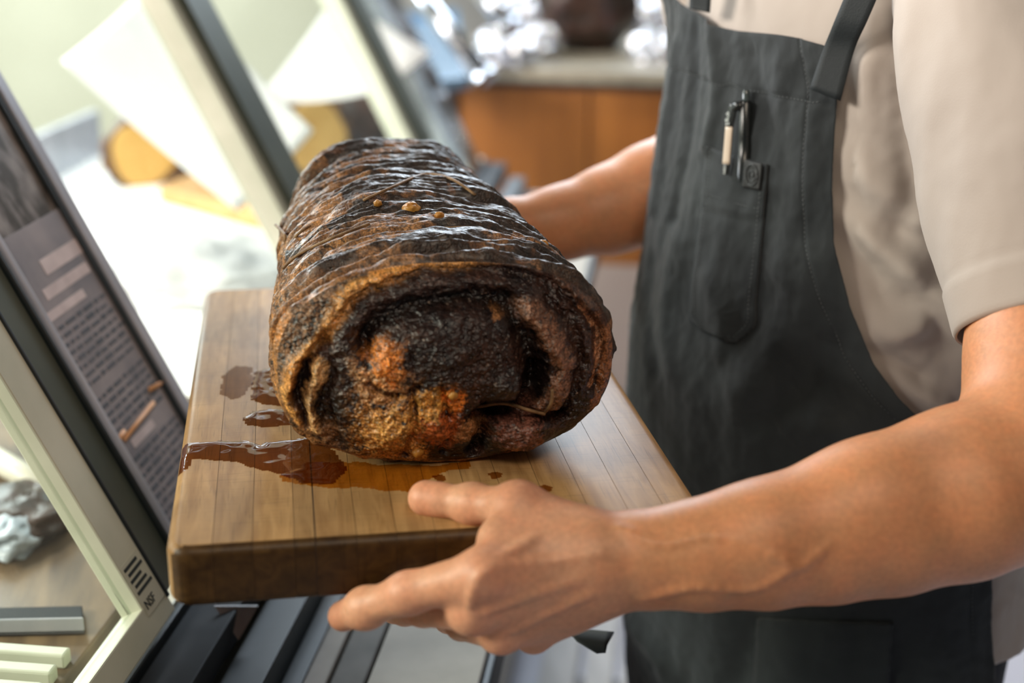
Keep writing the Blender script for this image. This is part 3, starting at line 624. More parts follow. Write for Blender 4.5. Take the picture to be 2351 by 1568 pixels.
rimL = 0.0 * sstep(0.92, 0.99, rr + 0.05 * n1) * sstep(0.03, -0.05, fp[:, 0] - 0.01)
fc = lerp(fc, (0.23, 0.105, 0.045), rimL * np.clip(0.8 + 0.9 * n2, 0, 1))
fatm = np.exp(-(pr_ / 0.0058) ** 4) * sstep(0.75, 1.35, pa_ + 0.25 * n1)
fatc = np.array([0.60, 0.23, 0.050]) + np.clip(0.5 + 1.1 * n1, 0, 1)[:, None] * np.array([0.28, 0.19, 0.06]); fatc = lerp(fatc, (0.05, 0.02, 0.012), sstep(0.18, 0.4, 0.6 * n2 + 0.4 * n4) * 0.7)
fc = fc * (1 - fatm[:, None]) + fatc * fatm[:, None]
fatr = np.exp(-(pr_ / 0.0045) ** 4) * sstep(1.35, 0.9, pa_) * sstep(-0.4, 0.1, pa_); fc = lerp(fc, (0.17, 0.07, 0.035), fatr * np.clip(0.6 + n2, 0, 1))
paint(groove([(1405, 780), (1408, 860), (1375, 945)], 16), (0.20, 0.08, 0.032))
paint(groove([(1345, 720), (1385, 800), (1370, 900)], 9), (0.30, 0.14, 0.07))
paint(groove([(740, 840), (716, 925), (728, 1000)], 18), (0.55, 0.30, 0.12), 0.35)
paint(groove([(1205, 715), (1255, 765), (1290, 835), (1280, 905), (1256, 945)], 30), (0.19, 0.085, 0.045), 0.7)
paint(blob(872, 880, 75), (0.40, 0.20, 0.085)); paint(blob(895, 1000, 100), (0.46, 0.20, 0.05)); paint(blob(880, 825, 50), (0.60, 0.19, 0.03), 0.5)
paint(blob(1005, 975, 70), (0.36, 0.085, 0.02)); paint(blob(1030, 905, 34), (0.70, 0.20, 0.025), 0.5); paint(blob(985, 920, 45), (0.55, 0.25, 0.05)); paint(blob(905, 975, 50), (0.58, 0.28, 0.07), 0.6)
paint(blob(960, 1045, 30), (0.5, 0.22, 0.05)); paint(blob(1210, 1040, 46), (0.42, 0.15, 0.055)); paint(blob(1190, 985, 60), (0.16, 0.06, 0.04)); paint(blob(1080, 985, 40), (0.30, 0.13, 0.05))
paint(groove([(690, 1010), (760, 1060), (820, 1060)], 12), (0.30, 0.15, 0.06)); paint(blob(1140, 720, 18), (0.36, 0.16, 0.06)); paint(blob(765, 1010, 40), (0.22, 0.11, 0.05), 0.9)
dk = np.clip(blob(760, 935, 48) * 1.3 + blob(985, 800, 60) * 0.5 + blob(800, 1030, 40) * 0.7, 0, 1); fc = lerp(fc, (0.008, 0.006, 0.006), dk * np.clip(0.7 + n2, 0, 1))
groove_dark = groove(SPIRAL, 20) * 0.85; fc = lerp(fc, (0.008, 0.005, 0.004), np.clip(groove_dark, 0, 1))  # spiral groove coloured nearly black along its length
crisp = sstep(0.02, 0.30, 0.5 * n2 + 0.6 * n4 + 0.25 * n1 - 0.05); fc = lerp(fc, fc * 0.18, crisp * 0.72 * (1 - 0.7 * fatm))
spk = sstep(0.52, 0.75, fbm(fp * 420 + 5, 2)); fc = lerp(fc, (0.30, 0.22, 0.17), 0.75 * spk)
fg = np.clip(0.30 + 0.22 * n1 - 0.06 * fatm - 0.2 * np.clip(blob(1000, 970, 160), 0, 1), 0.14, 0.7)
# rind of the body: wrinkles gathered round the roll by the string, lumps, char
bp_ = body.reshape(-1, 3); TH = np.tile(th, NBD); AX = np.repeat(np.array(axial), NT)
warp = 0.010 * perlin(np.stack([TH * 0.8, bp_[:, 1] * 22, 0 * TH + 4.2], 1)) + 0.011 * fbm(bp_ * np.array([14, 6, 14]) + 2, 3) + 0.006 * np.sin(TH * 2 + 1.1) + 0.010 * np.sin(TH - 0.9)
TW = np.array([0.140, 0.100, 0.060, 0.020, -0.022, -0.062, -0.102, -0.138])       # string stations along the roll
phase = (AX + warp) / 0.0210; cell = np.floor(phase); fr = phase - cell
rdg = np.sin(math.pi * fr) ** 0.65
amp = 0.0068 * np.clip(0.42 + 1.5 * perlin(np.stack([cell * 3.7, TH * 1.3, np.zeros_like(TH)], 1)), 0.05, 1.5)
b1 = fbm(bp_ * np.array([22, 30, 22]) + 5, 4); b2 = fbm(bp_ * np.array([24, 130, 24]) + 8, 4); b3 = fbm(bp_ * np.array([110, 420, 110]) + 3, 3)
ph2 = (AX + warp * 1.3 + 0.004 * b1) / 0.0072; rd2 = np.sin(math.pi * (ph2 - np.floor(ph2))) ** 0.8
HB = amp * (rdg - 0.62) + 0.0052 * b1 + 0.0022 * b2 + 0.0008 * b3 + 0.0013 * (rd2 - 0.6) * np.clip(0.6 + 1.2 * perlin(bp_ * 22), 0, 1.4)
for a_, h_ in ((-0.158, 0.0030), (-0.146, 0.0034), (-0.132, 0.0032)): HB += h_ * np.exp(-((AX + 0.5 * warp - a_) / 0.0036) ** 2) * np.clip(0.7 + 0.8 * b1, 0, 1.4)
for a_, h_ in ((-0.152, 0.003), (-0.139, 0.004)): HB -= h_ * np.exp(-((AX + 0.5 * warp - a_) / 0.003) ** 2)
twd = np.min(np.abs((AX + warp * 0.8)[:, None] - TW[None, :]), 1); HB -= 0.0038 * np.exp(-(twd / 0.0035) ** 2)
fade = np.clip((AX - YF) / 0.006, 0, 1) * 0.85 + 0.15
g = body.copy(); du = np.roll(g, -1, 1) - np.roll(g, 1, 1); dv = np.gradient(g, axis=0); nb = np.cross(dv, du); nb /= np.linalg.norm(nb, axis=-1, keepdims=True) + 1e-12
if np.mean((nb * (g - g.mean((0, 1))))[NBD // 2].sum(-1)) < 0: nb = -nb
body2 = (g + nb * (HB * fade).reshape(NBD, NT, 1)).reshape(-1, 3)
m1 = fbm(bp_ * 26 + 13, 5); m2 = fbm(bp_ * 90 + 21, 4); m3 = fbm(bp_ * 240 + 1, 3)
bc = np.array([0.13, 0.054, 0.021]) + np.clip(0.45 + 1.0 * m2, 0, 1)[:, None] * np.array([0.32, 0.165, 0.062])
right = np.clip(0.5 + 0.6 * np.cos(TH - 0.55), 0, 1)            # darker to the upper right, more golden to the left
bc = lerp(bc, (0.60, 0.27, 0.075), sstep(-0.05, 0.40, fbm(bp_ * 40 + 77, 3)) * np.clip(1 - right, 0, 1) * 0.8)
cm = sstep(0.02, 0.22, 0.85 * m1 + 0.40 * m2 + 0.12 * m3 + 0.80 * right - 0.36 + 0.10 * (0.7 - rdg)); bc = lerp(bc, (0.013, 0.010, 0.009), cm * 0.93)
sp = sstep(0.30, 0.48, m3 + 0.35 * m2); bc = lerp(bc, (0.012, 0.010, 0.009), sp * 0.85)
pale = sstep(0.55, 0.8, fbm(bp_ * 300 + 50, 2)); bc = lerp(bc, (0.34, 0.24, 0.17), pale * 0.45)
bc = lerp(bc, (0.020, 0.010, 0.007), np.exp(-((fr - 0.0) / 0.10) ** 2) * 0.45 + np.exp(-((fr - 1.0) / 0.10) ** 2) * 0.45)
lipm = np.exp(-((AX - YF) / 0.016) ** 2) * sstep(-0.2, 0.5, np.sin(TH)) * np.clip(1.1 - 1.3 * right, 0.05, 1); bc = lerp(bc, (0.62, 0.25, 0.065), lipm * np.clip(0.55 + 1.3 * m2 + 0.8 * m1, 0, 1))
bg = np.clip(0.44 - 0.3 * m1 - 0.3 * lipm, 0.16, 0.75)
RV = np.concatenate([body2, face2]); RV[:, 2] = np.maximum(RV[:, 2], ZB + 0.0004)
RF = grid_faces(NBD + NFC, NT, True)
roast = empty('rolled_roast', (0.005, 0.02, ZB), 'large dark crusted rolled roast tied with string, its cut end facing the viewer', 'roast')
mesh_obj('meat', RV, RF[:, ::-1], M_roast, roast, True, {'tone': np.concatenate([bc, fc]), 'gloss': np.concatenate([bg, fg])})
# butcher's string: loops biting into the rind, and loose ends
M_twine = mat('grease_browned_string', (0.16, 0.085, 0.035), (0.40, 0.24, 0.11), rough=0.6, scale=120, bump=0.4, bscale=900)
B2 = body2.reshape(NBD, NT, 3); WP = (warp * 0.8).reshape(NBD, NT); AXg = np.array(axial)
for k, y0 in enumerate(TW):
    path = []
    for i in range(-40, NT // 2 + 41, 4):
        ii = i % NT; j = int(np.argmin(np.abs(AXg + WP[:, ii] - y0 ))); j = min(max(j, 2), NBD - 3)
        path.append(B2[j, ii] + nb[j, ii] * 0.0003)
    path = np.array(path); path[1:-1] = (path[:-2] + path[1:-1] * 2 + path[2:]) / 4
    tube('string_loop', path, 0.00085, M_twine, roast, 6)
def on_end(pts, lift=0.002):
    out = []
    for x, y in pts:
        c = fx([(x, y)])[0]; i = int(np.argmin(np.hypot(face2[:, 0] - c[0], face2[:, 2] - c[1]))); out.append(face2[i] + np.array([0, -lift, 0]))
    return np.array(out)
e = on_end([(1100, 945), (1160, 935), (1210, 940), (1252, 950)], 0.006); tube('string_end', catmull(e, 16), 0.0012, M_twine, roast, 6)
e = on_end([(1262, 880), (1258, 915), (1250, 955)], 0.006); tube('string_end', catmull(e, 12), 0.0012, M_twine, roast, 6)
def on_rind(x, y, lift=0.001):
    r = ray(x, y); r = r / np.linalg.norm(r); rel = body2 - CAM_LOC; t = rel @ r; dist = np.linalg.norm(rel - t[:, None] * r, axis=1) + (t - t.min()) * 0.004 + np.where((nb.reshape(-1, 3) @ r) > 0, 1, 0)
    i = int(np.argmin(dist)); return body2[i] + nb.reshape(-1, 3)[i] * lift
def rind_string(pts, lift=0.0015):
    p = catmull([on_rind(*a, lift) for a in pts], 30); tube('string_end', p, 0.0011, M_twine, roast, 6)
rind_string([(835, 470), (900, 440), (965, 412), (1005, 410), (1045, 425), (1090, 455)], 0.003)
rind_string([(640, 518), (662, 545), (668, 580), (690, 545), (720, 525)], 0.003)
rind_string([(655, 620), (690, 590), (760, 555), (850, 520)], 0.002)
M_garlic = mat('roasted_garlic', (0.38, 0.15, 0.02), (0.60, 0.30, 0.06), rough=0.35, scale=120, sss=0.1, bump=0.3, bscale=400)
for k, (x, y, r) in enumerate(((942, 484, 0.0055), (867, 470, 0.0028), (1245, 562, 0.0034), (1010, 496, 0.0030))):
    c = on_rind(x, y, r * 0.2); v, f = crumple(c, (r * 1.15, r, r * 0.95), 60 + k, 0.35, 1.6, 24, 16); mesh_obj('garlic_piece', v, f, M_garlic, roast)
for k, (x, y, r) in enumerate(((962, 1046, 0.004), (1035, 890, 0.003))):
    c = on_end([(x, y)], 0.001)[0]; v, f = crumple(c, (r, r, r), 80 + k, 0.3, 1.6, 16, 12); mesh_obj('garlic_piece', v, f, M_garlic, roast)

# ================================================================== juices on the board
M_juice = clear_mat('brown_meat_juice', (0.54, 0.36, 0.20), 0.03, 1.45)
M_fat = clear_mat('amber_melted_fat', (0.86, 0.62, 0.25), 0.08, 1.45)
M_fat2 = clear_mat('thin_fat_drop', (0.66, 0.46, 0.26), 0.08, 1.4)
def puddle(name, pix, material, hmax, label, seed, step=0.0016, wob_=0.004):
    poly = np.array([PZ(x, y, ZB)[:2] for x, y in pix]); lo, hi = poly.min(0) - 0.006, poly.max(0) + 0.006
    nx, ny = ((hi - lo) / step).astype(int) + 1
    X, Y = np.meshgrid(lo[0] + step * np.arange(nx), lo[1] + step * np.arange(ny)); Q = np.stack([X.ravel(), Y.ravel()], 1)
    w3 = np.concatenate([Q, np.full((len(Q), 1), seed * 3.3)], 1); Qw = Q + wob_ * np.stack([fbm(w3 * [60, 60, 1], 3), fbm(w3 * [60, 60, 1] + 9, 3)], 1)
    ins = np.zeros(len(Q), bool); pl = np.vstack([poly, poly[:1]])
    for a, b in zip(pl[:-1], pl[1:]):
        c = ((a[1] > Qw[:, 1]) != (b[1] > Qw[:, 1])) & (Qw[:, 0] < (b[0] - a[0]) * (Qw[:, 1] - a[1]) / (b[1] - a[1] + 1e-12) + a[0]); ins ^= c
    ins &= Q[:, 0] > bx0 + 0.0012
    d = seg_dist(Qw, pl); d = np.where(ins, d, 0)
    Z = ZB + 0.00015 + hmax * (1 - np.exp(-d / 0.003)) * (1 + 0.35 * perlin(w3 * [90, 90, 1] + 4))
    xe = np.clip((bx0 + 0.007 - Q[:, 0]) / 0.007, 0, 0.97); Z = Z - 0.007 * (1 - np.sqrt(1 - xe ** 2))      # runs over the rounded edge
    V = np.stack([Q[:, 0], Q[:, 1], Z], 1); F = grid_faces(ny, nx); keep = ins[F].any(1); F = F[keep]
    used = np.unique(F); mp = np.full(len(V), -1); mp[used] = np.arange(len(used)); V = V[used]; F = mp[F]
    return mesh_obj(name, V, F, material, None, True, loc=(V[:, 0].mean(), V[:, 1].mean(), ZB), label=label, cat='liquid', group='meat juices on the cutting board')
puddle('juice_puddle', [(404, 1030), (430, 1016), (500, 1012), (560, 1014), (600, 1022), (640, 1012), (700, 1005), (760, 1030), (800, 1075), (760, 1112), (690, 1110), (640, 1085), (600, 1075), (560, 1065), (500, 1052), (440, 1055), (410, 1085), (402, 1075)], M_juice, 0.0012, 'long brown juice puddle running to the board edge', 1)
puddle('juice_puddle', [(556, 962), (580, 948), (632, 940), (660, 945), (660, 975), (600, 980), (570, 975)], M_juice, 0.0011, 'small pointed brown juice puddle at the roast side', 2)
puddle('juice_puddle', [(590, 852), (625, 845), (655, 850), (655, 930), (620, 928), (585, 918), (580, 890)], M_juice, 0.0009, 'squarish brown juice puddle touching the roast further back', 3)
puddle('damp_stain', [(512, 862), (540, 840), (575, 845), (580, 870), (560, 905), (530, 916), (508, 905)], clear_mat('damp_wood_stain', (0.62, 0.50, 0.38), 0.4, 1.1), 0.0002, 'dull damp oval stain on the board left of the roast', 4)
puddle('fat_pool', [(640, 1090), (720, 1060), (850, 1065), (1000, 1070), (1080, 1060), (1075, 1075), (1010, 1085), (960, 1110), (940, 1128), (850, 1120), (760, 1118), (700, 1112), (650, 1105)], M_fat, 0.0008, 'amber melted fat pooled along the front of the roast', 5)
for k, (x, y, lab) in enumerate(((1010, 1098, 'fat drop just above the thumb tip'), (1138, 1092, 'small dark fat drop above the thumb knuckle'), (1252, 1122, 'small dark fat drop behind the back of the hand'))):
    puddle('fat_drop', [(x - 14, y - 4), (x, y - 8), (x + 13, y - 3), (x + 10, y + 5), (x - 4, y + 8)], M_fat2, 0.0004, lab, 10 + k, 0.0012, 0.0015)
# ================================================================== person: implicit-surface body, then clothes
def smin(a, b, k):
    h = np.maximum(k - np.abs(a - b), 0) / k; return np.minimum(a, b) - h * h * k * 0.25
class Field:
    def __init__(s, lo, hi, h):
        s.lo = np.asarray(lo, float); s.h = h; s.n = (np.ceil((np.asarray(hi) - s.lo) / h)).astype(int) + 1
        s.f = np.full(s.n, 0.5, np.float32)
    def cone(s, a, b, ra, rb, k=0.006, flat=None):
        """smooth union with a tapered capsule; flat = (direction, factor) squashes it about its axis"""
        a, b = np.asarray(a, float), np.asarray(b, float); mg = max(ra, rb) * (1.0 if flat is None else max(1.0, flat[1])) + k + 3 * s.h
        i0 = np.maximum(((np.minimum(a, b) - mg - s.lo) / s.h).astype(int), 0); i1 = np.minimum(((np.maximum(a, b) + mg - s.lo) / s.h).astype(int) + 2, s.n)
        if np.any(i1 <= i0): return
        ax = [s.lo[d] + s.h * np.arange(i0[d], i1[d]) for d in range(3)]
        Pn = np.stack(np.meshgrid(*ax, indexing='ij'), -1).astype(np.float32) - a.astype(np.float32)
        ab = (b - a)
        sc = 1.0
        if flat is not None:
            n = np.asarray(flat[0], float); n = n - ab * (n @ ab) / (ab @ ab + 1e-12); n /= np.linalg.norm(n)
            Pn = Pn + (Pn @ n.astype(np.float32))[..., None] * n.astype(np.float32) * (1 / flat[1] - 1); sc = min(1.0, flat[1])
        t = np.clip((Pn @ ab.astype(np.float32)) / (ab @ ab + 1e-12), 0, 1)
        d = (np.sqrt(((Pn - t[..., None] * ab.astype(np.float32)) ** 2).sum(-1)) - (ra + (rb - ra) * t)) * sc
        sl = tuple(slice(p, q) for p, q in zip(i0, i1)); s.f[sl] = smin(s.f[sl], d, k)
    def chain(s, pts, rad, k=0.006, flat=None):
        for i in range(len(pts) - 1): s.cone(pts[i], pts[i + 1], rad[i], rad[i + 1], k, flat)
    def at(s, p):
        g = (np.asarray(p) - s.lo) / s.h; i = np.clip(g.astype(int), 0, s.n - 2); f = g - i; o = 0
        for dx in (0, 1):
            for dy in (0, 1):
                for dz in (0, 1): o += s.f[i[0] + dx, i[1] + dy, i[2] + dz] * (f[0] if dx else 1 - f[0]) * (f[1] if dy else 1 - f[1]) * (f[2] if dz else 1 - f[2])
        return o
    def hit(s, x, y, d0=0.6, d1=1.3):
        for d in np.arange(d0, d1, 0.001):
            p = P(x, y, d)
            if np.all(p > s.lo) and np.all(p < s.lo + s.h * (s.n - 1)) and s.at(p) < 0: return p
        return P(x, y, d1)
    def mesh(s):
        f = s.f; sg = f < 0; n = s.n
        corners = [(i, j, k) for i in (0, 1) for j in (0, 1) for k in (0, 1)]
        cut = lambda c, A: A[c[0]:n[0] - 1 + c[0], c[1]:n[1] - 1 + c[1], c[2]:n[2] - 1 + c[2]]
        cnt = sum(cut(c, sg).astype(np.int8) for c in corners); act = (cnt > 0) & (cnt < 8); ids = np.full(act.shape, -1, np.int64); cells = np.argwhere(act); ids[act] = np.arange(len(cells))
        F8 = {c: f[cells[:, 0] + c[0], cells[:, 1] + c[1], cells[:, 2] + c[2]] for c in corners}
        acc = np.zeros((len(cells), 3)); w = np.zeros(len(cells))
        for c in corners:
            for d in range(3):
                if c[d] == 0:
                    c2 = list(c); c2[d] = 1; c2 = tuple(c2); a, b = F8[c], F8[c2]; m = (a < 0) != (b < 0)
                    t = np.where(m, a / np.where(m, a - b, 1), 0); p = np.tile(np.array(c, float), (len(cells), 1)); p[:, d] = t
                    acc[m] += p[m]; w[m] += 1
        V = s.lo + s.h * (cells + acc / w[:, None])
        Q = []
        for d in range(3):
            e1, e2 = (d + 1) % 3, (d + 2) % 3
            sl0 = [slice(None)] * 3; sl1 = [slice(None)] * 3; sl0[d] = slice(0, n[d] - 1); sl1[d] = slice(1, n[d])
            a, b = sg[tuple(sl0)], sg[tuple(sl1)]; E = np.argwhere(a != b); ok = (E[:, e1] > 0) & (E[:, e2] > 0) & (E[:, e1] < n[e1] - 1) & (E[:, e2] < n[e2] - 1); E = E[ok]; inside = a[tuple(E.T)]
            def cid(o1, o2):
                q = E.copy(); q[:, e1] -= o1; q[:, e2] -= o2; return ids[tuple(q.T)]
            q = np.stack([cid(1, 1), cid(0, 1), cid(0, 0), cid(1, 0)], 1); q[~inside] = q[~inside][:, ::-1]; Q.append(q)
        Q = np.concatenate(Q); Q = Q[(Q >= 0).all(1)]
        return V, Q
# ---- near (left) arm and hand on the front edge of the board
wr = P(1490, 1292, 0.853)
thumb = [P(1395, 1270, 0.846), P(1190, 1165, 0.852), P(1085, 1157, 0.872), P(978, 1144, 0.884)]
iM, iP, iD, iT = P(1110, 1318, 0.815), P(935, 1362, 0.832), P(840, 1396, 0.850), P(788, 1414, 0.866)
mM, mP, mD, mT = P(1085, 1400, 0.828), P(972, 1398, 0.872), P(930, 1400, 0.905), P(905, 1402, 0.935)
rM, rP, rD, rT = P(1150, 1448, 0.850), P(1060, 1432, 0.895), P(1030, 1420, 0.93), P(1010, 1410, 0.96)
pM, pP, pD, pT = P(1225, 1456, 0.872), P(1160, 1440, 0.910), P(1135, 1428, 0.94), P(1120, 1420, 0.96)
NA = Field((-0.13, -0.42, 0.92), (0.53, -0.15, 1.22), 0.0020)
fore = [P(1490, 1290, 0.853), P(1620, 1280, 0.852), P(1760, 1262, 0.855), P(1900, 1228, 0.862), P(2040, 1190, 0.868), P(2200, 1140, 0.876), P(2330, 1090, 0.888), P(2450, 1020, 0.900)]
NA.chain(fore, [0.0275, 0.0295, 0.0335, 0.0395, 0.0450, 0.0500, 0.0520, 0.0460], 0.012)
NA.chain([P(1500, 1270, 0.842), P(1740, 1225, 0.845), P(1980, 1150, 0.855), P(2200, 1075, 0.875)], [0.0215, 0.025, 0.030, 0.032], 0.02)      # muscle along the top
NA.chain([P(2450, 1010, 0.90), P(2425, 850, 0.925), P(2390, 600, 0.96)], [0.050, 0.051, 0.050], 0.03)
fl = (np.array([0.15, -0.8, -0.5]), 0.74)
NA.cone(wr, P(1400, 1300, 0.846), 0.0280, 0.027, 0.012, fl)
for kn, r0, r1 in ((iM, 0.0185, 0.0142), (mM, 0.0185, 0.0140), (rM, 0.0180, 0.0128), (pM, 0.0175, 0.0118)):
    NA.cone(P(1420, 1300, 0.852) * 0.75 + kn * 0.25, kn, r0, r1, 0.016)
NA.chain(thumb[:2], [0.0205, 0.0150], 0.018)
NA.cone(P(1330, 1265, 0.84), P(1145, 1238, 0.834), 0.019, 0.0125, 0.016)        # web between thumb and first finger
NA.cone(P(1290, 1350, 0.865), P(1170, 1390, 0.862), 0.020, 0.015, 0.016)       # palm side
NA.chain(thumb[1:], [0.0130, 0.0112, 0.0098], 0.006); NA.cone(thumb[1], thumb[1], 0.0142, 0.0142, 0.008); NA.cone(thumb[2], thumb[2], 0.0120, 0.0120, 0.006)
NA.cone(thumb[3], thumb[3] * 0.7 + thumb[2] * 0.3, 0.0108, 0.0106, 0.004)
NA.chain([iM, iP, iD, iT], [0.0140, 0.0116, 0.0106, 0.0096], 0.008); NA.cone(iD, iD, 0.0104, 0.0104, 0.008)
NA.chain([mM, mP, mD, mT], [0.0128, 0.0108, 0.0098, 0.0088], 0.004); NA.cone(mM, mM, 0.0138, 0.0138, 0.006)
NA.chain([rM, rP, rD, rT], [0.0120, 0.0102, 0.0092, 0.0082], 0.004); NA.cone(rM, rM, 0.0128, 0.0128, 0.006)
NA.chain([pM, pP, pD, pT], [0.0108, 0.0090, 0.0082, 0.0074], 0.004)
def ridge(F_, pts, r, sink, k=0.004, d0=0.6):
    q = []
    for x, y in pts:
        p = F_.hit(x, y, d0); v = ray(x, y); q.append(p + v / np.linalg.norm(v) * (sink + 0.0005))
    q = catmull(q, 3 * len(q)); F_.chain(q, [r] * len(q), k)
ridge(NA, [(1080, 1400), (1085, 1360), (1105, 1318), (1160, 1275), (1230, 1235)], 0.0016, 0.0006)             # veins and tendons
ridge(NA, [(1105, 1318), (1150, 1300), (1260, 1290), (1380, 1270)], 0.0018, 0.0010)
ridge(NA, [(1090, 1410), (1200, 1370), (1330, 1330)], 0.0020, 0.0012)
ridge(NA, [(1160, 1452), (1260, 1405), (1360, 1360)], 0.0018, 0.0010)
ridge(NA, [(1420, 1215), (1520, 1250), (1640, 1230), (1780, 1275), (1830, 1300), (1900, 1250)], 0.0018, 0.0010)
ridge(NA, [(1480, 1370), (1600, 1345), (1720, 1350), (1810, 1310)], 0.0018, 0.0010)
# ---- far (right) arm and hand on the back edge of the board
FA = Field((-0.06, 0.14, 0.96), (0.50, 0.46, 1.34), 0.0028)
fw = P(1195, 522, 1.345)
ff = [fw, P(1290, 512, 1.36), P(1400, 482, 1.375), P(1500, 445, 1.39), P(1600, 400, 1.405), P(1740, 340, 1.42)]
FA.chain(ff, [0.0285, 0.034, 0.041, 0.0475, 0.050, 0.044], 0.014)
sh2 = np.array([0.335, 0.300, 1.40]); el2 = P(1760, 330, 1.42)
FA.chain([el2, el2 * 0.55 + sh2 * 0.45], [0.046, 0.05], 0.02)
zf = ZB + 0.012
kn = [np.array([0.075, 0.292, 1.075]), np.array([0.060, 0.300, 1.050]), np.array([0.062, 0.302, 1.022]), np.array([0.070, 0.300, 1.000])]
for k_, p in enumerate(kn): FA.cone(fw * 0.8 + kn[0] * 0.2, p, 0.022, 0.0135 - 0.0008 * k_, 0.016)
tips = ([(0.045, 0.285, 0.998), (0.020, 0.262, 0.996), (0.0, 0.245, 0.997)], [(0.040, 0.280, 0.996), (0.018, 0.250, 0.996), (0.002, 0.228, 0.997)], [(0.048, 0.275, 0.994), (0.030, 0.243, 0.996), (0.018, 0.225, 0.997)], [(0.060, 0.276, 0.992), (0.046, 0.248, 0.996), (0.036, 0.232, 0.998)])
for p, t_, r in zip(kn, tips, (0.012, 0.012, 0.011, 0.010)): FA.chain([p] + [np.array(q_) for q_ in t_], [r + 0.001, r, r - 0.001, r - 0.002], 0.004)
FA.chain([fw * 0.6 + kn[0] * 0.4 + [0, 0, 0.01], np.array([0.085, 0.268, 1.080]), np.array([0.066, 0.243, 1.068]), np.array([0.048, 0.224, 1.062])], [0.018, 0.0135, 0.0115, 0.0098], 0.006)
# ---- trunk, head and legs (under the clothes and above the frame)
BF = np.array([-0.905, -0.425, 0.0]); BF /= np.linalg.norm(BF); BS = np.array([-BF[1], BF[0], 0.0])     # facing, and the side towards the viewer
BC = np.array([0.40, 0.12, 0.0])
TK = np.array([  # z, offset forward, half width, half depth
    (0.55, -0.035, 0.215, 0.145), (0.72, -0.012, 0.21, 0.145), (0.86, 0.003, 0.208, 0.145), (1.0, 0.006, 0.205, 0.145), (1.1, 0.000, 0.20, 0.138), (1.2, -0.006, 0.197, 0.130), (1.3, -0.014, 0.196, 0.122), (1.38, -0.025, 0.190, 0.108), (1.46, -0.04, 0.135, 0.075)])
def tk(z): return [np.interp(z, TK[:, 0], TK[:, i]) for i in (1, 2, 3)]
def body_pt(z, ph, off=0.0):
    f, a, b = tk(z); z = np.asarray(z, float)
    return BC + BF * np.asarray(f + (b + off) * np.cos(ph))[..., None] + BS * np.asarray((a + off) * np.sin(ph))[..., None] + np.stack([0 * z, 0 * z, z], -1)
def body_hit(x, y, off=0.0, d0=0.7, d1=1.75):
    """where a sight line first meets the trunk surface: (angle, height)"""
    r = ray(x, y); prev = None
    for d in np.arange(d0, d1, 0.002):
        p = CAM_LOC + d * r; f, a, b = tk(p[2]); q = p - BC; u = (q @ BF - f) / (b + off); v = (q @ BS) / (a + off)
        if u * u + v * v < 1: return math.atan2(v, u), p[2]
    # grazing: nearest approach
    best = min(((lambda p: ((((p - BC) @ BF - tk(p[2])[0]) / (tk(p[2])[2] + off)) ** 2 + (((p - BC) @ BS) / (tk(p[2])[1] + off)) ** 2, p))(CAM_LOC + d * r) for d in np.arange(d0, d1, 0.004)), key=lambda t: t[0])[1]
    f, a, b = tk(best[2]); q = best - BC; return math.atan2((q @ BS) / a, (q @ BF - f) / b), best[2]
TB = Field((0.05, -0.25, 0.02), (0.75, 0.50, 1.86), 0.012)
cx_ = lambda z, f=0.0, s_=0.0: BC + BF * f + BS * s_ + Zv * z
for z0, z1 in ((0.92, 1.05), (1.05, 1.2), (1.2, 1.36)):
    for s_ in (-1, 0, 1): TB.cone(cx_(z0, tk(z0)[0], 0.080 * s_), cx_(z1, tk(z1)[0], 0.08 * s_), 0.085, 0.080, 0.02)
TB.cone(cx_(1.38, -0.03), cx_(1.52, -0.02), 0.066, 0.058, 0.04); TB.cone(cx_(1.60, 0.015), cx_(1.69, 0.0), 0.074, 0.088, 0.02)
TB.cone(cx_(1.56, 0.05), cx_(1.58, 0.055), 0.045, 0.045, 0.03); TB.cone(cx_(1.605, 0.095), cx_(1.63, 0.085), 0.013, 0.010, 0.015)
for s_ in (-1, 1):
    TB.cone(cx_(1.62, 0.0, 0.082 * s_), cx_(1.65, 0.0, 0.086 * s_), 0.016, 0.018, 0.006); TB.cone(cx_(1.40, -0.03, 0.06 * s_), cx_(1.40, -0.03, 0.15 * s_), 0.055, 0.058, 0.04)
    TB.chain([cx_(0.92, 0.0, 0.09 * s_), cx_(0.50, 0.0, 0.095 * s_), cx_(0.10, -0.02, 0.10 * s_)], [0.095, 0.065, 0.042], 0.03)
TB.cone(cx_(1.40, -0.03, 0.13), P(2390, 600, 0.96), 0.050, 0.046, 0.03); TB.cone(cx_(1.40, -0.03, -0.15), el2 * 0.55 + sh2 * 0.45, 0.058, 0.05, 0.04)
parts_ = [NA.mesh(), FA.mesh(), TB.mesh()]; Vb, Fb, o_ = [], [], 0
for v, f in parts_: Vb.append(v); Fb.append(f + o_); o_ += len(v)
Vb = np.concatenate(Vb); Fb = np.concatenate(Fb)
n1 = fbm(Vb * 22, 4); n2 = fbm(Vb * 75 + 6, 4); n3 = fbm(Vb * np.array([60, 260, 260]), 3)
hand_w = sstep(0.13, 0.05, Vb[:, 0])[:, None] * (Vb[:, 1] < 0)[:, None]; sk = (np.array([0.62, 0.275, 0.130]) * (1 - hand_w) + np.array([0.72, 0.36, 0.215]) * hand_w) * (1 + 0.10 * n1 + 0.10 * n2 + 0.05 * n3)[:, None]; sk[:, 1] *= 1 - 0.10 * n2; sk[:, 2] *= 1 - 0.14 * n2
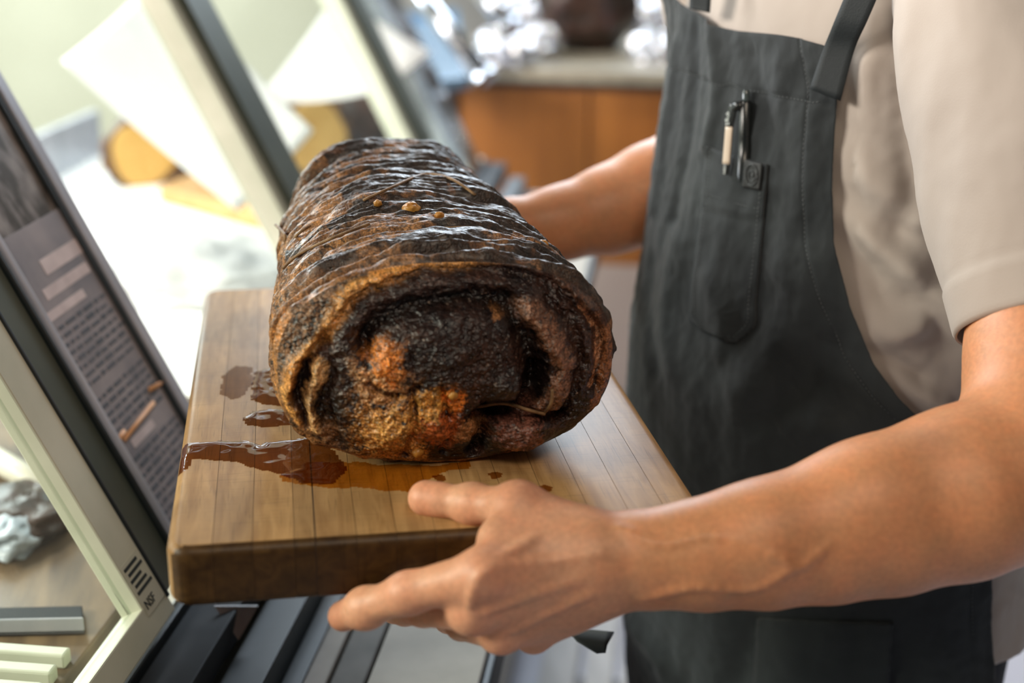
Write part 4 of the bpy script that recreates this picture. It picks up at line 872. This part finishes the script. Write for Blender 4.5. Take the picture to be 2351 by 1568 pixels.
# redder knuckles and finger ends
for p, r in ((iP, 0.016), (iT, 0.02), (mM, 0.016), (rM, 0.014), (thumb[1], 0.018), (thumb[3], 0.014), (iM, 0.016)):
    w = np.exp(-(((Vb - p) ** 2).sum(1) / r ** 2)); sk = lerp(sk, (0.68, 0.25, 0.15), 0.55 * w)
tat = np.exp(-(((Vb - NA.hit(2140, 1010)) ** 2).sum(1) / 0.018 ** 2)) * np.clip(0.5 + 1.2 * n1, 0, 1); sk = lerp(sk, (0.30, 0.17, 0.11), 0.5 * tat)
person = empty('person', cx_(0.0), 'person in dark grey apron and white short-sleeved shirt holding the cutting board', 'person')
M_skin = attr_mat('skin', 'tone', 0.46, None, bump=0.25, bscale=900, bdist=0.0006, mott=0.10, mscale=300, sss=0.25, spec=0.45)
mesh_obj('body', Vb, Fb, M_skin, person, True, {'tone': sk})

# ------------------------------------------------------------------ shirt
M_shirt = mat('white_cotton_shirt', (0.40, 0.35, 0.31), (0.45, 0.395, 0.35), rough=0.85, scale=5, bump=0.25, bscale=700, bdist=0.0004, sheen=0.2)
def fold_field(ph, z, folds, off, rad=0.17):
    q = np.stack([ph.ravel() * rad, z.ravel()], 1); d = np.zeros(len(q))
    for pts, w, amp in folds:
        pl = np.array([(lambda h: (h[0] * rad, h[1]))(body_hit(x, y, off)) for x, y in pts]); pl = catmull(pl, 24)
        d += amp * np.exp(-(seg_dist(q, pl) / w) ** 2)
    return d.reshape(ph.shape)
SF = [([(1905, 330), (1990, 400), (2100, 500)], 0.012, 0.010), ([(1915, 480), (2010, 560), (2110, 640), (2195, 720)], 0.010, 0.011), ([(1925, 560), (2000, 650), (2060, 700)], 0.016, -0.010),
      ([(1985, 775), (2040, 765), (2110, 745)], 0.010, 0.010), ([(2000, 812), (2050, 835), (2110, 870)], 0.008, -0.011), ([(2010, 850), (2080, 890), (2150, 930)], 0.010, 0.010),
      ([(2110, 60), (2122, 160), (2128, 270)], 0.009, 0.009), ([(2060, 0), (2075, 150), (2085, 260)], 0.012, -0.008), ([(1990, 150), (1960, 280), (1930, 400)], 0.012, 0.009), ([(2085, 330), (2095, 420), (2075, 520)], 0.012, -0.009), ([(2170, 560), (2140, 680), (2160, 800)], 0.014, -0.008)]
zz = np.linspace(0.80, 1.47, 240); pp = np.linspace(-math.pi, math.pi, 420); PH, ZZ = np.meshgrid(pp, zz)
base = body_pt(ZZ, PH, 0.004)
dsp = fold_field(PH, ZZ, SF, 0.004) + 0.004 * fbm(base * np.array([16, 16, 7]), 3) + 0.0015 * fbm(base * 60, 3)
EDGE_PX = ((1895, 108), (1922, 230), (1912, 400), (1916, 550), (1950, 700), (2003, 830), (2062, 912), (2122, 972)); _e = [body_hit(x, y, 0.013) for x, y in EDGE_PX]; _e = sorted((e[1], e[0]) for e in _e)
_ea = np.interp(ZZ, [e[0] for e in _e], [e[1] for e in _e]); _under = sstep(0.16, 0.02, PH - _ea)      # flattened where the apron lies on it
dsp = dsp * (1 - 0.75 * _under) - 0.002 * _under; dsp = np.where(_under > 0.5, np.minimum(dsp, 0.004), dsp)
shirt_grid = body_pt(ZZ, PH, 0.004 + np.clip(dsp, -0.010, 0.016))
shirt = slab('shirt', shirt_grid[:, ::-1], 0.0012, M_shirt, person)
def sleeve(name, axis, rad, parent, folds, seed, hem=0.034):
    ax = catmull(axis, 90); n = len(ax); t = np.gradient(ax, axis=0); t /= np.linalg.norm(t, axis=1)[:, None]
    a = np.cross(t[0], [0.2, 0.9, 0.1]); G = []
    nth = 160; th_ = np.linspace(0, 2 * math.pi, nth); L_ = np.concatenate([[0], np.cumsum(np.linalg.norm(np.diff(ax, axis=0), axis=1))])
    for i in range(n):
        a = a - t[i] * (a @ t[i]); a /= np.linalg.norm(a); b = np.cross(t[i], a); r = np.interp(i / (n - 1), np.linspace(0, 1, len(rad)), rad)
        base_ = ax[i] + r * (np.cos(th_)[:, None] * a + np.sin(th_)[:, None] * b)
        w = 0.006 * fbm(base_ * np.array([14, 14, 6]) + seed, 2) + 0.0008 * fbm(base_ * 55 + seed, 3)
        e = L_[-1] - L_[i]; w = w * min(1, 0.35 + e / 0.12)
        w += 0.0016 * (1 if e < hem else 0) - 0.0016 * math.exp(-((e - hem) / 0.0018) ** 2) - 0.0012 * math.exp(-(e / 0.002) ** 2)
        G.append(base_ + w[:, None] * (np.cos(th_)[:, None] * a + np.sin(th_)[:, None] * b))
    return slab(name, np.array(G), 0.0016, M_shirt, parent)
sleeve('sleeve', [cx_(1.44, -0.035, 0.10), P(2330, 40, 1.010), P(2385, 420, 0.972), P(2440, 745, 0.945)], [0.082, 0.087, 0.082, 0.068], shirt, None, 3)
sleeve('sleeve', [cx_(1.43, -0.035, -0.09), sh2 + [0.02, 0.02, -0.02], el2 * 0.55 + sh2 * 0.45, el2 * 0.8 + sh2 * 0.2], [0.085, 0.088, 0.078, 0.068], shirt, None, 8)

# ------------------------------------------------------------------ apron
def apron_mat():
    m = mat('dark_grey_canvas', (0.006, 0.0105, 0.0135), (0.028, 0.036, 0.039), rough=0.82, scale=13, stretch=(1, 1, 0.3), bump=0.35, bscale=900, bdist=0.0005, sheen=0.15, lo=0.34, hi=0.72)
    return m
M_apron = apron_mat()
M_stitch = mat('slate_thread', (0.09, 0.10, 0.105), (0.12, 0.13, 0.135), rough=0.8)
AO = 0.013
edge = [body_hit(x, y, AO) for x, y in ((1895, 108), (1922, 230), (1912, 400), (1916, 550), (1950, 700), (2003, 830), (2062, 912), (2122, 972))]
ez = np.array([e[1] for e in edge] + [1.0, 0.95, 0.5]); ea = np.array([e[0] for e in edge] + [edge[-1][0] + 0.12, 1.35, 1.5])
o = np.argsort(ez); ez, ea = ez[o], ea[o]
far_e = [body_hit(x, y, AO) for x, y in ((1573, 8), (1638, 52))]
ztop_n = edge[0][1]; ztop_f = ztop_n + 0.004
NR, NC = 330, 200
APR = np.zeros((NR, NC, 3)); APH = np.zeros((NR, NC)); APZ = np.zeros((NR, NC)); FARA = -0.93
for i, t in enumerate(np.linspace(0, 1, NR)):
    z = ztop_n + (0.52 - ztop_n) * t
    an = np.interp(z, ez, ea); af = -max(np.interp(z, ez, ea) * 1.0, 0.80) if z > 1.05 else -np.interp(z, ez, ea)
    APH[i] = np.linspace(af, an, NC); APZ[i] = z
    top = math.exp(-((ztop_n - z) / 0.05)); s = np.linspace(0, 1, NC)
    APZ[i] += top * (0.003 * np.sin(s * 9) + 0.014 * (1 - s) + 0.010 * np.exp(-((s - 0.0) / 0.14) ** 2))
AF = [([(1640, 60), (1650, 200), (1630, 330)], 0.007, 0.006), ([(1600, 60), (1580, 300), (1545, 500)], 0.008, -0.005), ([(1560, 100), (1530, 300), (1505, 480)], 0.008, 0.004), ([(1800, 150), (1790, 300), (1780, 420)], 0.010, 0.004),
      ([(1860, 260), (1850, 420), (1800, 620)], 0.013, 0.006), ([(1730, 130), (1760, 260), (1800, 380)], 0.009, -0.004), ([(1640, 640), (1665, 720), (1650, 800)], 0.012, 0.005), ([(1870, 600), (1800, 760), (1700, 900)], 0.016, 0.007), ([(1900, 800), (1850, 880), (1760, 960)], 0.014, -0.006),
      ([(1760, 900), (1820, 960), (1900, 980)], 0.018, 0.006), ([(1500, 600), (1490, 700), (1500, 850)], 0.010, -0.004), ([(1560, 560), (1530, 720), (1540, 850)], 0.010, 0.004), ([(1480, 1440), (1530, 1500), (1560, 1568)], 0.012, 0.008), ([(1420, 1440), (1450, 1500), (1460, 1568)], 0.008, -0.007), ([(1740, 1430), (1720, 1500), (1700, 1568)], 0.012, -0.006)]
ab = body_pt(APZ, APH, AO)
ad = fold_field(APH, APZ, AF, AO) + 0.0030 * fbm(ab * np.array([24, 24, 6]) + 4, 3) + 0.0012 * fbm(ab * 70, 3)
dn = (APH[:, -1:] - APH) * 0.19; df = (APH - APH[:, :1]) * 0.19; dt = (ztop_n - APZ)
for d_, w_ in ((dn, 0.022), (df, 0.022), (dt, 0.040)):
    ad += np.where(d_ < w_, 0.0009, 0) - 0.0011 * np.exp(-((d_ - w_) / 0.0013) ** 2)
ad += 0.006 * np.exp(-(dt / 0.02)) * np.exp(-((APH - APH[:, :1]) * 0.19 / 0.05))
flare = 0.010 * sstep(0.98, 0.6, APZ)
APR = body_pt(APZ, APH, AO + np.clip(ad, -0.009, 0.02) + flare)
apron = slab('apron', APR[:, ::-1], 0.0016, M_apron, person)
def on_apron(x, y, lift=0.0):
    """nearest apron surface point under a sight line"""
    r = ray(x, y); r = r / np.linalg.norm(r); rel = APR.reshape(-1, 3) - CAM_LOC; t = rel @ r; i = int(np.argmin(np.linalg.norm(rel - t[:, None] * r, axis=1)))
    p0 = APR.reshape(-1, 3)[i]; n = body_pt(APZ.ravel()[i], APH.ravel()[i], 1.0) - body_pt(APZ.ravel()[i], APH.ravel()[i], 0.0); n /= np.linalg.norm(n)
    p = CAM_LOC + r * (np.dot(p0 - CAM_LOC, n) / np.dot(r, n)); return p + n * lift, n
def patch(name, left, right_, nr, nc, lift, material, parent, thick=0.0014, bulge=0.0, post=None):
    Lp, Rp = catmull(left, nr), catmull(right_, nr); G = np.zeros((nr, nc, 3))
    for i in range(nr):
        for j in range(nc):
            s = j / (nc - 1); q = Lp[i] * (1 - s) + Rp[i] * s
            lf = lift + bulge * math.sin(math.pi * s) * math.sin(math.pi * i / (nr - 1)) ** 0.5 + (post(i / (nr - 1), s) if post else 0)
            G[i, j] = on_apron(q[0], q[1], lf)[0]
    return slab(name, G[:, ::-1], thick, material, parent)
patch('pen_pocket', [(1627, 336), (1618, 450), (1605, 560), (1590, 680), (1600, 742), (1680, 784)], [(1766, 376), (1758, 480), (1749, 580), (1738, 690), (1734, 746), (1692, 786)], 60, 30, 0.0024, M_apron, apron, 0.0016, 0.0025,
      lambda t, s: -0.0010 * math.exp(-((t - 0.26) / 0.012) ** 2) + 0.0007 * (t < 0.24) + 0.002 * math.exp(-((t - 0.62) / 0.2) ** 2 - ((s - 0.35) / 0.25) ** 2))
patch('waist_pocket', [(1740, 1418), (1735, 1500), (1730, 1600)], [(2050, 1428), (2045, 1500), (2038, 1600)], 24, 30, 0.003, M_apron, apron, 0.0016, 0.003)
M_patch = mat('black_label_cloth', (0.008, 0.010, 0.011), (0.014, 0.016, 0.017), rough=0.6)
patch('brand_label', [(1722, 364), (1718, 395), (1716, 428)], [(1760, 374), (1757, 405), (1753, 434)], 14, 10, 0.0062, M_patch, apron, 0.0010)
M_emb = mat('label_embossing', (0.035, 0.042, 0.044), (0.045, 0.05, 0.052), rough=0.5)
ring_ = [on_apron(1738 + 13 * math.cos(a), 399 + 24 * math.sin(a), 0.0068)[0] for a in np.linspace(0, 2 * math.pi, 30)]; tube('label_emblem', ring_, 0.0005, M_emb, apron, 5)
swirl = [on_apron(1738 + r * math.cos(a), 399 + 1.7 * r * math.sin(a), 0.0068)[0] for a, r in zip(np.linspace(0.5, 9, 40), np.linspace(9, 1.5, 40))]; tube('label_emblem', swirl, 0.0005, M_emb, apron, 5)
def stitches(path, name='stitching'):
    path = catmull(path, max(12, len(path) * 6)); L_ = np.concatenate([[0], np.cumsum(np.linalg.norm(np.diff(path, axis=0), axis=1))]); V, Fc = [], []; s = 0.0
    while s + 0.0022 < L_[-1]:
        seg = np.array([[np.interp(s + u, L_, path[:, k]) for k in range(3)] for u in (0, 0.0011, 0.0022)]); v, f = tube_vf(seg, [0.00022, 0.00034, 0.00022], 4); n0 = sum(map(len, V)); V.append(v); Fc += [[q + n0 for q in ff_] for ff_ in f]; s += 0.0036
    mesh_obj(name, np.concatenate(V), Fc, M_stitch, apron, True)
ic = lambda d_arr, w_, i: int(np.argmin(np.abs(d_arr[i] - w_)))
def lift_pt(i, j, l=0.0006):
    n = body_pt(APZ[i, j], APH[i, j], 1.0) - body_pt(APZ[i, j], APH[i, j], 0.0); return APR[i, j] + n / np.linalg.norm(n) * l
stitches([lift_pt(i, ic(dn, 0.022, i)) for i in range(2, 200, 6)]); jt = int(np.argmin(np.abs(dt[:, 100] - 0.040)))
stitches([lift_pt(int(np.argmin(np.abs(dt[:, j] - 0.040))), j) for j in range(4, NC - 4, 6)])
stitches([on_apron(x, y, 0.0046)[0] for x, y in ((1640, 345), (1632, 450), (1618, 560), (1604, 670), (1612, 732), (1684, 770))])
stitches([on_apron(x, y, 0.0046)[0] for x, y in ((1752, 440), (1746, 500), (1738, 580), (1726, 690), (1722, 738), (1690, 772))])
stitches([on_apron(x, y, 0.0050)[0] for x, y in ((1622, 440), (1660, 452), (1710, 468), (1754, 478))])
M_strap = mat('black_webbing', (0.006, 0.011, 0.014), (0.010, 0.016, 0.019), rough=0.7, scale=60, bump=0.3, bscale=900)
def strap(Lp, Rp, ds, name='neck_strap'):
    n = 30; L3 = catmull([P(x, y, d) for (x, y), d in zip(Lp, ds)], n); R3 = catmull([P(x, y, d - 0.012) for (x, y), d in zip(Rp, ds)], n)
    G = np.array([[L3[i] * (1 - s) + R3[i] * s for s in np.linspace(0, 1, 6)] for i in range(n)]); return slab(name, G[:, ::-1], 0.0016, M_strap, apron)
d_at = lambda x, y: depth(on_apron(x, y, 0.004)[0])
strap([(1860, 205), (1893, 108), (1925, 30), (1985, -110), (2040, -220)], [(1930, 232), (1962, 115), (1995, 40), (2060, -110), (2115, -220)], [d_at(1870, 200) - 0.004, d_at(1890, 115) - 0.004, depth(body_pt(1.33, 0.45, 0.02)) , depth(body_pt(1.38, 0.5, 0.02)), depth(body_pt(1.43, 0.5, 0.02))])
strap([(1585, 20), (1592, -40), (1640, -160)], [(1630, 30), (1640, -40), (1690, -160)], [d_at(1620, 60) + 0.002, d_at(1620, 60), d_at(1620, 60) + 0.02])
# apron tie hanging behind the hand
q0 = P(1330, 1468, 1.02); slab('waist_tie', np.array([[P(1300 + 110 * s, 1440 + 10 * s, 1.10), P(1325 + 70 * s, 1470 + 8 * s, 1.09), P(1370 + 20 * s, 1500 - 4 * s, 1.085)] for s in np.linspace(0, 1, 8)]), 0.002, M_apron, apron)
# trousers and shoes, below the frame
M_trouser = mat('black_trouser_cloth', (0.012, 0.013, 0.016), (0.02, 0.021, 0.025), rough=0.85)
TR = Field((0.1, -0.25, 0.04), (0.75, 0.50, 1.05), 0.012); TR.cone(cx_(0.95, 0.0, -0.07), cx_(0.95, 0.0, 0.07), 0.125, 0.125, 0.03)
for s_ in (-1, 1): TR.chain([cx_(0.92, 0.0, 0.09 * s_), cx_(0.50, 0.0, 0.10 * s_), cx_(0.10, -0.02, 0.105 * s_)], [0.115, 0.085, 0.065], 0.03)
v, f = TR.mesh(); mesh_obj('trousers', v, f, M_trouser, person)
M_shoe = mat('black_leather', (0.01, 0.01, 0.01), (0.02, 0.02, 0.02), rough=0.35)
for s_ in (-1, 1):
    c = cx_(0.0, -0.02, 0.105 * s_); S_ = Field(c - [0.3, 0.3, 0.0], c + [0.3, 0.3, 0.2], 0.009); S_.chain([c + BF * -0.05 + Zv * 0.05, c + BF * 0.08 + Zv * 0.045, c + BF * 0.17 + Zv * 0.038], [0.042, 0.042, 0.03], 0.02); S_.cone(c + Zv * 0.05, c + Zv * 0.12, 0.045, 0.045, 0.02)
    v, f = S_.mesh(); v[:, 2] = np.maximum(v[:, 2], 0.0); mesh_obj('shoe', v, f, M_shoe, person)
# short hair
HR = Field(cx_(1.55) - [0.16, 0.16, 0.0], cx_(1.55) + [0.16, 0.16, 0.28], 0.008); HR.cone(cx_(1.67, -0.025), cx_(1.71, -0.01), 0.088, 0.090, 0.02); v, f = HR.mesh(); mesh_obj('hair', v, f, mat('dark_brown_hair', (0.02, 0.012, 0.008), (0.04, 0.025, 0.015), rough=0.6, scale=80), person)

# face, above the frame
hp = lambda z, f_, s_: cx_(z, f_, s_)
for s_ in (-1, 1):
    v, f = crumple(hp(1.648, 0.074, 0.031 * s_), (0.013, 0.013, 0.009), 90, 0.0, 1, 20, 14); mesh_obj('eye', v, f, mat('eye_white', (0.7, 0.68, 0.64), (0.05, 0.03, 0.02), rough=0.2, scale=60, lo=0.5, hi=0.8), person)
    tube('eyebrow', [hp(1.668, 0.080, 0.015 * s_), hp(1.674, 0.080, 0.032 * s_), hp(1.667, 0.068, 0.050 * s_)], [0.003, 0.004, 0.002], mat('brow_hair', (0.02, 0.012, 0.008), (0.04, 0.02, 0.012), rough=0.7), person, 8)
tube('mouth', [hp(1.572, 0.080, -0.024), hp(1.571, 0.096, 0.0), hp(1.572, 0.080, 0.024)], [0.002, 0.006, 0.002], mat('lips', (0.45, 0.16, 0.12), (0.5, 0.2, 0.15), rough=0.45), person, 8)

# ------------------------------------------------------------------ pen clipped in the pocket
pen = empty('pen', on_apron(1700, 360, 0.0)[0], 'black click pen with a cream clip in the apron pocket', 'pen')
M_black = mat('black_plastic', (0.010, 0.013, 0.013), (0.016, 0.019, 0.019), rough=0.25)
M_cream = mat('cream_plastic', (0.58, 0.47, 0.36), (0.64, 0.53, 0.41), rough=0.4)
M_smoke = mat('dark_clear_plastic', (0.05, 0.065, 0.065), (0.07, 0.085, 0.085), rough=0.12)
q = lambda x, y, l: on_apron(x, y, l)[0]
pa, pb = q(1722, 230, 0.0045), q(1708, 415, 0.0004)
nn = on_apron(1710, 300)[1]; pdir = (pb - pa); pdir /= np.linalg.norm(pdir)
ptop = pa - pdir * 0.0085
lathe('barrel', [(0.0036, 0.0), (0.0052, 0.002), (0.0052, 0.030), (0.0052, np.linalg.norm(pb - pa))], pa, M_black, pen, 24, axis=pdir)
lathe('click_button', [(0.0022, 0.0), (0.0028, 0.0010), (0.0028, 0.0095)], ptop, M_smoke, pen, 20, axis=pdir)
c0, c1, c2, c3 = q(1706, 238, 0.0104), q(1695, 288, 0.0100), q(1685, 374, 0.0088), q(1683, 398, 0.0080)
def clip_piece(name, a, b, w0, w1, m):
    d = b - a; d /= np.linalg.norm(d); s = np.cross(d, nn); s /= np.linalg.norm(s)
    G = np.array([[a + (b - a) * t + s * (w0 + (w1 - w0) * t) * u + nn * 0.0010 * (1 - u * u) for u in np.linspace(-1, 1, 9)] for t in np.linspace(0, 1, 12)]); return slab(name, G, 0.0016, m, pen)
cl = clip_piece('clip', c1, c2, 0.0040, 0.0040, M_cream)
clip_piece('clip_top', c0, c1, 0.0046, 0.0040, M_black); clip_piece('clip_tip', c2, c3, 0.0040, 0.0030, M_black)
tube('clip_bridge', [q(1721, 240, 0.0055), q(1714, 241, 0.0085), q(1707, 243, 0.0092)], 0.0040, M_black, pen, 12)
M_white = mat('pale_print', (0.60, 0.66, 0.64), (0.66, 0.7, 0.68), rough=0.5)
cd = c0 - c3; cd /= np.linalg.norm(cd); cs = np.cross(nn, cd); cs /= np.linalg.norm(cs)
text_obj('clip_text', 'Zgrip', 0.0052, c1 + nn * 0.0022 + cs * 0.0016 + cd * 0.0008, cd, -cs, nn, M_white, pen, 0.0001)
text_obj('tip_text', 'MED', 0.0034, c3 + nn * 0.0020 + cs * 0.0012 + cd * 0.0006, cd, -cs, nn, M_white, pen, 0.0001)
